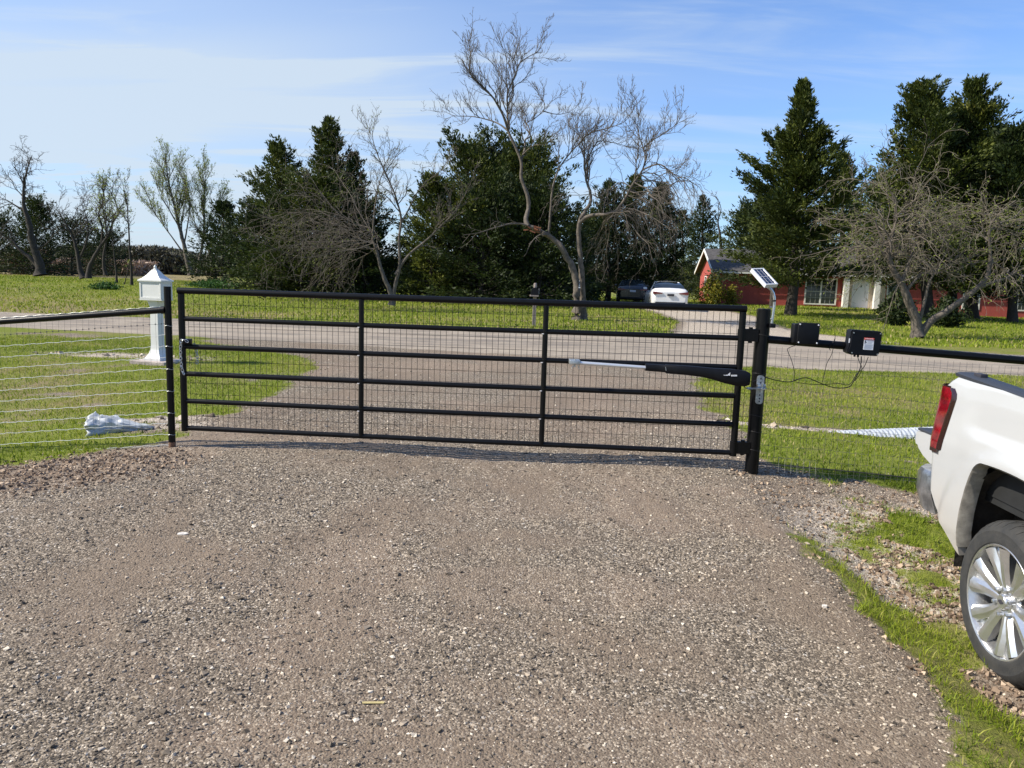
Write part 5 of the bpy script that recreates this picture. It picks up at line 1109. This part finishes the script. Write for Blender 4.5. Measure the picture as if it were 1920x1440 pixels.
bare('spreading bare tree with leaning double trunk, in front of the red house', 26.2, [
    ([(1720, 632), (1718, 605), (1706, 570), (1692, 538), (1675, 508), (1666, 485), (1668, 460), (1676, 430), (1680, 395), (1672, 365)], .27, .03, 1.6, .55),
    ([(1724, 630), (1745, 603), (1775, 583), (1805, 562), (1830, 542), (1850, 520), (1857, 490), (1855, 450), (1858, 420), (1880, 395), (1905, 375)], .21, .03, 1.7, .5),
    ([(1667, 485), (1645, 470), (1622, 462), (1598, 465), (1570, 480)], .09, .02, 1.5, .2),
    ([(1668, 462), (1650, 440), (1640, 415), (1622, 400), (1602, 412)], .08, .015, 1.5, .2),
    ([(1690, 530), (1702, 500), (1712, 470), (1722, 445), (1735, 415), (1745, 390)], .10, .015, 1.5, .3),
    ([(1830, 542), (1860, 530), (1890, 520), (1925, 500), (1960, 490)], .10, .02, 1.6, .2),
    ([(1700, 545), (1722, 520), (1748, 508), (1776, 500), (1800, 478)], .08, .015, 1.4, .2),
    ([(1722, 610), (1735, 560), (1742, 530), (1760, 500), (1775, 470), (1782, 440)], .09, .015, 1.5, .35)],
    22, L0=1.5, up=.05, wig=.24, dens=1.05, rmin=.0065, droop=.25, twigm='twig_pale', leaf='bud', lsize=.075, leafprob=.34,
    extra=thicket(74, [(1667, 470), (1672, 440), (1680, 410), (1640, 465), (1712, 470), (1735, 420), (1745, 510), (1855, 460), (1870, 420), (1890, 520), (1700, 400)], ((-1.5, 1.5), (-.1, .85)), (1.6, 3.7), .024, .7, .46, 1.9))
bare('dark bare tree with a thick flared trunk at the far left edge', 56, [
    ([(76, 516), (74, 495), (66, 470), (58, 440), (54, 415), (47, 395), (44, 370), (46, 340), (52, 315), (60, 290)], .50, .03, 2.8, .45),
    ([(72, 500), (55, 482), (38, 470), (24, 452), (5, 446), (-20, 440)], .25, .04, 2.4, .3),
    ([(47, 395), (30, 386), (12, 375), (-8, 368)], .12, .03, 2.4, .2),
    ([(66, 470), (90, 455), (100, 440), (112, 430)], .12, .02, 2., .3), ([(46, 350), (34, 325), (20, 305)], .08, .02, 2.2, .2)],
    23, 'bark_dark', 'twig_dark', up=.3, dens=.75, rmin=.011, wig=.26)
bare('bare tree with a trunk leaning left, second from the left edge', 50, [
    ([(156, 521), (150, 505), (146, 480), (140, 455), (130, 430), (118, 410), (105, 390)], .26, .03, 2.2, .3), ([(147, 490), (160, 460), (165, 430), (160, 400), (150, 375)], .12, .03, 2.2, .2)],
    24, 'bark_dark', 'twig_dark', up=.35, dens=.95, rmin=.010)
bare('bare tree with a forked trunk leaning right, third from the left edge', 49.5, [
    ([(166, 522), (168, 500), (178, 480), (190, 460), (204, 440), (212, 415), (222, 400), (215, 375), (200, 350)], .24, .03, 2.2, .3), ([(190, 460), (192, 430), (185, 400), (196, 370), (186, 345)], .12, .03, 2., .2)],
    25, 'bark_dark', 'twig_dark', up=.35, dens=.95, rmin=.010, leaf='bud', lsize=.14, leafprob=.16)
bare('slim bare tree with pale buds at its top, just left of the two saplings', 54, [
    ([(198, 516), (194, 495), (196, 470), (200, 440), (196, 410), (192, 380), (197, 350), (200, 335)], .17, .02, 2.0, .3)],
    26, 'bark_dark', 'twig_dark', up=.4, dens=1.0, rmin=.010, leaf='bud', lsize=.16, leafprob=.30)
bare('thin straight sapling behind the white pillar, the left of two', 46, [
    ([(219, 530), (217, 500), (213, 470), (212, 440), (210, 410)], .09, .015, 1.2, .3)], 27, 'bark_dark', 'twig_dark', up=.4, dens=.7, rmin=.011)
bare('taller straight sapling with grey-green twigs, directly left of the white pillar', 45.5, [
    ([(247, 535), (246, 500), (243, 470), (242, 440), (240, 410), (238, 380), (232, 355), (228, 335)], .11, .015, 1.5, .3), ([(233, 533), (239, 510), (243, 488)], .05, .02, .6, .3)],
    28, 'bark_dark', 'twig_dark', up=.4, dens=.9, rmin=.010, leaf='bud', lsize=.09, leafprob=.35)
bare('tall vase-shaped tree hazed with green buds, left one of the budding pair', 57, [
    ([(358, 516), (352, 490), (345, 460), (336, 425), (328, 390), (318, 350), (312, 315), (312, 300)], .30, .02, 2.8, .22),
    ([(350, 485), (330, 455), (308, 425), (288, 395), (276, 365)], .10, .02, 2.4, .2), ([(345, 460), (352, 420), (356, 385), (350, 350), (340, 325)], .09, .02, 2.4, .2), ([(338, 430), (318, 395), (300, 365), (292, 335)], .08, .02, 2.2, .2)],
    29, 'bark_grey', 'twig_green', up=.55, dens=.95, rmin=.0085, ang=(18, 42), wig=.13, leaf='bud', lsize=.15, leafprob=.30)
bare('vase-shaped tree hazed with yellower green buds, right one of the budding pair', 58, [
    ([(369, 518), (374, 490), (380, 455), (383, 420), (382, 380), (385, 345), (384, 315)], .22, .02, 2.5, .22), ([(382, 440), (400, 410), (412, 380), (420, 355)], .07, .02, 2.0, .2), ([(380, 450), (366, 420), (362, 390)], .07, .02, 2.0, .2)],
    30, 'bark_grey', 'twig_green', up=.5, dens=1.0, rmin=.0085, ang=(18, 45), wig=.14, leaf='bud', lsize=.15, leafprob=.34)
bare('short-trunked bare tree half hidden at the left flank of the cedars', 53, [
    ([(402, 520), (400, 495), (392, 465), (380, 440), (365, 425)], .22, .03, 2., .3), ([(400, 500), (410, 470), (424, 450), (430, 420)], .12, .03, 2., .3)],
    31, 'bark_dark', 'twig_dark', up=.2, dens=.9, rmin=.010)
bare('small bare tree on the skyline between the cedars and the tall conifer', 62, [
    ([(1352, 470), (1350, 440), (1346, 415), (1352, 395), (1348, 378)], .16, .03, 1.8, .2)], 33, 'bark_dark', 'twig_dark', up=.35, dens=.6, rmin=.016)
bare('grey leafless tree top rising between the tall conifer and the right-hand conifers', 44, [
    ([(1610, 520), (1608, 450), (1604, 400), (1600, 350), (1598, 300)], .16, .02, 1.6, .4), ([(1604, 400), (1618, 360), (1625, 320), (1622, 300)], .07, .02, 1.4, .2)], 34, 'bark_grey', 'twig_grey', up=.35, dens=.7, rmin=.011)

# -- cedars
def cedar(label, pxb, pyb, Y, pytop, hw, seed, matn='cedar', zb=.04, n=15000, shape=.75, belly=.25, lean=0., spr=1., grp='evergreen trees of the yards', gap=0., tops=()):
    """crown of leaf-sized sprays carried on rising branches; hw = half width in px, zb = where the crown starts"""
    r = np.random.default_rng(seed); o = atY(pxb, pyb, Y); o[2] = float(H(o[0], o[1]))-.02; tp = atY(pxb+lean, pytop, Y); Ht = tp[2]-o[2]; R = hw*Y/CF*1.48
    root = thing('cedar_tree', label, 'tree', tuple(o), grp)
    nb = int(90+Ht*17); t = zb+(1-zb)*np.sort(r.uniform(0, 1, nb))**.95; ph = (np.arange(nb)*2.399+r.normal(0, .5, nb)) % (2*np.pi)
    axx = lambda tt: np.stack((o[0]+(tp[0]-o[0])*tt+.10*np.sin(tt*9+seed)*(1-tt), o[1]+.10*np.cos(tt*7+seed)*(1-tt), o[2]+Ht*tt), -1)
    pr = (1-t)**shape*(1-belly*np.exp(-((t-zb)/.16)**2))
    lob = .84+.16*np.sin(ph*2+seed+t*5)+.14*np.sin(ph*3+seed*2+t*23)
    Lb = (R*pr*lob*np.clip(r.normal(.86, .20, nb), .35, 1.3)+.10)
    if gap > 0: Lb = Lb*np.where(r.uniform(0, 1, nb) < gap, .45, 1)
    el = R_(-10)+R_(66)*t**1.2+r.normal(0, .12, nb); c0 = axx(t)
    d0 = np.stack((np.cos(ph)*np.cos(el), np.sin(ph)*np.cos(el), np.sin(el)), 1)
    lat = np.stack((-np.sin(ph), np.cos(ph), 0*ph), 1)
    w = Lb**1.3*(.45+t); cnt = np.maximum(14, (n*1.25*w/w.sum())).astype(int); bi = np.repeat(np.arange(nb), cnt); m = len(bi)
    s = r.uniform(0, 1, m)**.60; Lm = Lb[bi]; nf = 9                  # fronds: side shoots of every bough
    fk = np.floor(s*nf+r.uniform(-.15, .15, m)); sf = (fk+.5)/nf; side_ = np.where((fk % 2) > 0, 1, -1)*r.uniform(0, 1, m)**.7
    wl = (.10+.34*Lm*np.clip(1.08-sf, .05, 1)*np.clip(sf*2.5, .2, 1))
    P = c0[bi]+d0[bi]*((sf*.94+.06*r.uniform(0, 1, m)+.16*np.abs(side_))*Lm)[:, None]+lat[bi]*(side_*wl)[:, None]
    P[:, 2] += (sf**2*Lm*.22)-.02*Lm+.10*wl*np.abs(side_)
    P = P+r.normal(0, 1, (m, 3))*(.030+.030*Lm)[:, None]*np.array([1, 1, .9])
    dr = d0[bi]*.8+lat[bi]*side_[:, None]*.7+r.normal(0, .35, (m, 3))+np.array([0, 0, .25]); dr /= np.linalg.norm(dr, axis=1)[:, None]
    sd_ = np.cross(dr, r.normal(0, 1, (m, 3))+np.array([0, 0, .6])); sd_ /= np.linalg.norm(sd_, axis=1)[:, None]
    ln = r.uniform(.11, .27, m)*spr; wd = ln*r.uniform(.28, .5, m)
    a_, b_ = P, P+dr*ln[:, None]; mid = P+dr*(ln*.4)[:, None]+np.array([0, 0, -.015])
    V = np.stack((a_, mid+sd_*wd[:, None]*.5, b_, mid-sd_*wd[:, None]*.5), 1).reshape(-1, 3)
    k = np.arange(m)*4; F = np.concatenate((np.stack((k, k+1, k+2), 1), np.stack((k, k+2, k+3), 1)))
    tint = np.clip(.46+r.normal(0, .17, nb)[bi]+r.normal(0, .12, m), 0, 1)
    link('crown', mesh_np('crown', V-o, F, None, {'tint': np.repeat(tint, 4)}), matn, root)
    tb = Tubes(); tt = np.linspace(0, .97, 14); rt = .024*Ht*(1-tt)**.8+.012; rt[0] *= 1.25; A_ = axx(tt); A_[0, 2] -= .1; tb.add(A_, rt, 9)
    for i in r.choice(nb, min(nb, 130), False):
        q = np.linspace(0, .8, 5); Pq = c0[i]+d0[i]*(q*Lb[i])[:, None]; Pq[:, 2] += q**2*Lb[i]*.2; tb.add(Pq, np.linspace(.011+.012*Lb[i], .006, 5), 4)
    tb.build('trunk', 'bark_dark', root, o); return root
cedar('bushy dark cedar at the left of the centre-left clump', 520, 548, 46, 278, 72, 101, n=14000, shape=.55)
cedar('pointed dark cedar, spire-topped and tallest of the centre-left clump', 617, 556, 45, 226, 84, 102, n=20000, shape=.80)
cedar('slim dark cedar on the right shoulder of the centre-left clump', 664, 556, 46, 290, 46, 103, n=8000, shape=.75)
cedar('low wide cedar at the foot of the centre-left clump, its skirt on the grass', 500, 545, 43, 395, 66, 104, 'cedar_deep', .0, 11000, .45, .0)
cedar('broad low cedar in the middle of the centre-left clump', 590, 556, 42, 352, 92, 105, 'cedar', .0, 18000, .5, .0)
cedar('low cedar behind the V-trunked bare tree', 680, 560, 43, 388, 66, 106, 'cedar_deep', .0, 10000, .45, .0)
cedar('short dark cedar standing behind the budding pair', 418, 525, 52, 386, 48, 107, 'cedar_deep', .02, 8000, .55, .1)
cedar('round-headed cedar just left of the tallest bare tree', 876, 562, 44, 292, 104, 108, 'cedar', .02, 22000, .40, .1)
cedar('full cedar directly behind the torn limb of the tallest bare tree', 990, 562, 45, 290, 100, 109, 'cedar', .02, 21000, .40, .1)
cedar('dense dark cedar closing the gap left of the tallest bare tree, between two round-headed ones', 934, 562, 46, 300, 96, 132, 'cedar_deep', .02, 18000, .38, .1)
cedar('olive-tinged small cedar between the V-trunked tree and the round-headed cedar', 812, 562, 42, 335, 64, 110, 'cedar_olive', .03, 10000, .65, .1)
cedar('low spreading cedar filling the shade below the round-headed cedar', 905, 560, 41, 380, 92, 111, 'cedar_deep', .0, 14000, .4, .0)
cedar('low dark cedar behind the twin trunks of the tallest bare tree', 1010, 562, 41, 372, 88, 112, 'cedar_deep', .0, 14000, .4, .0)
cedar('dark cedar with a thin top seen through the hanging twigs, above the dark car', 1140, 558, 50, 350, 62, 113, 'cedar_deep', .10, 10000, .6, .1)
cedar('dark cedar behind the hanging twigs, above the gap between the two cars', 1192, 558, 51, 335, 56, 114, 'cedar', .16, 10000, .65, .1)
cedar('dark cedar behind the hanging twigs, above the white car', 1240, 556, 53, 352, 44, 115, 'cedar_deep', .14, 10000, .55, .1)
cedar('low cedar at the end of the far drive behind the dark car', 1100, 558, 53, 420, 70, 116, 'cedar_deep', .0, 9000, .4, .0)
cedar('short cedar left of the red house gable', 1280, 556, 68, 400, 40, 117, 'cedar', .02, 8000, .6, .1)
cedar('small pointed cedar on the skyline over the house gable', 1318, 556, 64, 371, 34, 118, 'cedar_deep', .1, 6000, .7, .1)
cedar('tall layered conifer with a crooked tip, in front of the left part of the house', 1484, 588, 38, 156, 104, 119, 'cedar', .13, 36000, .86, .05, 22, gap=.14)
cedar('low dense conifer left of the tall layered one, rising over the house roof', 1400, 560, 61, 392, 60, 120, 'cedar', .14, 14000, .5, .0)
cedar('dark drooping conifer boughs over the roof between the gable and the tall layered conifer', 1450, 580, 46, 394, 84, 130, 'cedar_deep', .42, 10000, .5, .0)
cedar('leafy conifer filling the gap right of the tall layered one', 1580, 560, 60, 292, 62, 121, 'cedar_olive', .15, 17000, .6, .05)
cedar('tall dense conifer, left of the big right-hand pair', 1738, 600, 40, 157, 112, 122, 'cedar', .13, 36000, .66, .05, -8, gap=.08)
cedar('tall dense conifer, right of the big right-hand pair', 1822, 606, 41, 152, 104, 123, 'cedar', .13, 34000, .74, .05, 6, gap=.10)
cedar('full mid-green conifer joining the big right-hand pair', 1782, 602, 43, 232, 122, 133, 'cedar', .14, 26000, .45, .05)
cedar('dense conifer cut by the right edge of the picture', 1902, 606, 39, 250, 104, 124, 'cedar_deep', .13, 26000, .55, .05)
cedar('broad conifer standing past the right end of the red house', 2080, 600, 44, 250, 90, 131, 'cedar', .08, 12000, .55, .0)
cedar('mid-height olive conifer left of the big right-hand pair, behind the house', 1660, 560, 60, 330, 70, 125, 'cedar_olive', .16, 18000, .5, .0)
cedar('rounded dark cedar behind the thick-trunked tree at the far left', 68, 512, 66, 386, 46, 126, 'cedar_deep', .0, 10000, .4, .0)
cedar('low dark cedar cut by the left edge', -5, 510, 68, 420, 55, 127, 'cedar_deep', .0, 8000, .4, .0)
cedar('low dark cedar behind the leaning bare trees at the left', 135, 510, 72, 425, 50, 128, 'cedar_deep', .0, 7000, .35, .0)
cedar('dark rounded cedar behind the thin saplings', 200, 508, 78, 452, 44, 129, 'cedar_deep', .0, 7000, .35, .0)

# -- shrubs, weeds, reeds, the far wood
def bush(name, label, cat, p, R, Hh, n, matn, seed, ls=.10, stems=10, grp=None):
    r = np.random.default_rng(seed); o = np.array([p[0], p[1], float(H(p[0], p[1]))-.02]); root = thing(name, label, cat, tuple(o), grp)
    a = r.uniform(0, 6.28, n); rad = r.uniform(0, 1, n)**.5; z = r.uniform(.03, 1, n); wv = np.sin(np.clip(z, 0, 1)*2.6+.35)*(.8+.25*np.sin(a*3+seed)+.12*np.sin(a*7))
    P = np.stack((np.cos(a)*rad*R*wv, np.sin(a)*rad*R*wv, z*Hh*(.85+.2*np.sin(a*4+seed))), 1)+r.normal(0, .05*R, (n, 3)); P[:, 2] = np.abs(P[:, 2])
    u = r.normal(0, 1, (n, 3)); u /= np.linalg.norm(u, axis=1)[:, None]; v = np.cross(u, r.normal(0, 1, (n, 3))); v /= np.linalg.norm(v, axis=1)[:, None]; s = ls*r.uniform(.5, 1.3, n)[:, None]
    V = np.stack((P-u*s*.5, P+v*s*.3, P+u*s*.5, P-v*s*.3), 1).reshape(-1, 3); k = np.arange(n)*4; F = np.concatenate((np.stack((k, k+1, k+2), 1), np.stack((k, k+2, k+3), 1)))
    link('foliage', mesh_np('foliage', V, F, None, {'tint': np.repeat(np.clip(r.normal(.45, .25, n), 0, 1), 4)}), matn, root)
    t = Tubes()
    for k in range(stems): a = r.uniform(0, 6.28); e = np.array([math.cos(a)*R*.6, math.sin(a)*R*.6, Hh*.8]); t.add(np.array([[0, 0, 0], e*.4+np.array([0, 0, .1*Hh]), e]), np.array([.02, .014, .006]), 4)
    t.build('stems', 'twig_dark', root, (0, 0, 0)); return root
def at_ground(px_, Y): p = atY(px_, 560, Y); return (p[0], Y)
bush('shrub', 'yellow-green shrub at the left corner of the red house', 'shrub', at_ground(1334, 49.5), 1.15, 1.9, 2600, 'shrub_yellow', 201, .16)
bush('shrub', 'small reddish-green shrub against the front wall near the downspout', 'shrub', at_ground(1372, 50), .7, 1.3, 900, 'shrub_yellow', 202, .14)
bush('shrub', 'dark leafy shrub left of the leaning bare tree trunk, before the house window', 'shrub', at_ground(1680, 33.5), .95, 1.45, 2600, 'cedar_deep', 203, .15)
bush('shrub', 'dark rusty-green shrub right of the leaning bare tree trunk', 'shrub', at_ground(1776, 33), .95, 1.25, 2400, 'cedar_deep', 204, .15)
bush('weed_clump', 'dark green weed patch on the lawn below the saplings', 'weeds', at_ground(197, 41), 1.0, .35, 900, 'weed', 205, .14, 4)
bush('weed_clump', 'leafy green weeds at the feet of the budding pair', 'weeds', at_ground(402, 48), 1.9, .45, 1400, 'weed', 206, .18, 4)
def drift(name, x0, x1, Y, yd, h, n, matn, seed, label, s=.5, base=None):
    r = np.random.default_rng(seed); X0, X1 = atY(x0, 500, Y)[0], atY(x1, 500, Y)[0]; x = r.uniform(X0, X1, n); y = Y+r.uniform(0, yd, n)
    hh = h*(.45+.9*fbm(x, y*.3, .12 if yd > 5 else .5, seed)); z = r.uniform(0, 1, n)**.8*hh; g = H(x, y)
    u = r.normal(0, 1, (n, 3)); u[:, 2] = np.abs(u[:, 2])*1.5; u /= np.linalg.norm(u, axis=1)[:, None]; v = np.cross(u, r.normal(0, 1, (n, 3))); v /= np.linalg.norm(v, axis=1)[:, None]; q = s*r.uniform(.4, 1.3, n)[:, None]
    P = np.stack((x, y, g+z), 1); V = np.stack((P-u*q*.5, P+v*q*.16, P+u*q*.5, P-v*q*.16), 1).reshape(-1, 3); k = np.arange(n)*4; F = np.concatenate((np.stack((k, k+1, k+2), 1), np.stack((k, k+2, k+3), 1)))
    return struct(link(name, mesh_np(name, V, F, None, {'tint': np.repeat(np.clip(r.normal(.5, .22, n)+.3*(fbm(x, y, .15, 9)-.5), 0, 1), 4)}), matn), 'stuff', label)
drift('dry_reeds', -40, 250, 82, 6, 1.5, 9000, 'dry_reed', 211, 'pinkish tan dry reeds below the far wood at the left', .7)
drift('dry_reeds', 12, 62, 70, 3, 2.2, 3500, 'dry_reed', 212, 'heap of tan dry reeds left of the thick flared trunk', .5)
drift('shade_band', 470, 1130, 47.5, 3, 1.9, 22000, 'cedar_deep', 215, 'dark foliage band added to stand in for the shade under the cedars behind the gate', .30)  # added dark flecks stand in for shade beneath the cedars, hiding the bright lawn
drift('far_wood', -260, 560, 105, 14, 3.1, 60000, 'far_wood', 213, 'distant grey-brown wood along the left skyline', .8)
drift('far_wood', 380, 2150, 100, 12, 4.2, 60000, 'far_wood', 214, 'distant grey-brown wood behind the cedars and the house', .8)

# -- old mailbox across the road, with its post
p = atY(1001, 611, 26.3); om = thing('mailbox', 'old black mailbox on a weathered post across the road, by the tallest bare tree', 'mailbox', (p[0], 26.3, float(H(p[0], 26.3))))
MB().box((p[0]-.06, 26.24, p[2]-.2), (p[0]+.06, 26.36, 1.05), .006).build('post', 'weathered_wood', om)
q0, q1 = atY(1002.5, 553, 26.2), atY(1002.5, 540, 26.2)
b = MB(True); th = np.linspace(0, math.pi, 13); w = .125; zb_ = q0[2]; b.prism([(w*math.cos(t), .12+w*math.sin(t)) for t in th]+[(-w, 0), (w, 0)], .46, (q0[0], 26.02, zb_), (1, 0, 0), (0, 0, 1), (0, 1, 0)); bx_ = b.build('box', 'black_plastic', om, auto=40)
MB().box((q0[0]-.16, 25.98, zb_-.05), (q0[0]+.13, 26.5, zb_-.005), .004).build('shelf', 'weathered_wood', om)
MB().box((q0[0]+.13, 26.08, zb_+.02), (q0[0]+.145, 26.11, zb_+.22)).build('flag', 'fence_gray', bx_)
b = MB(True); b.lathe([(0, 0), (.055, .0), (.058, .02), (.058, .12), (.04, .155), (0, .16)], 14, (q0[0]+.01, 26.15, zb_+.245)); b.build('lamp_cap', 'weathered_wood', om)
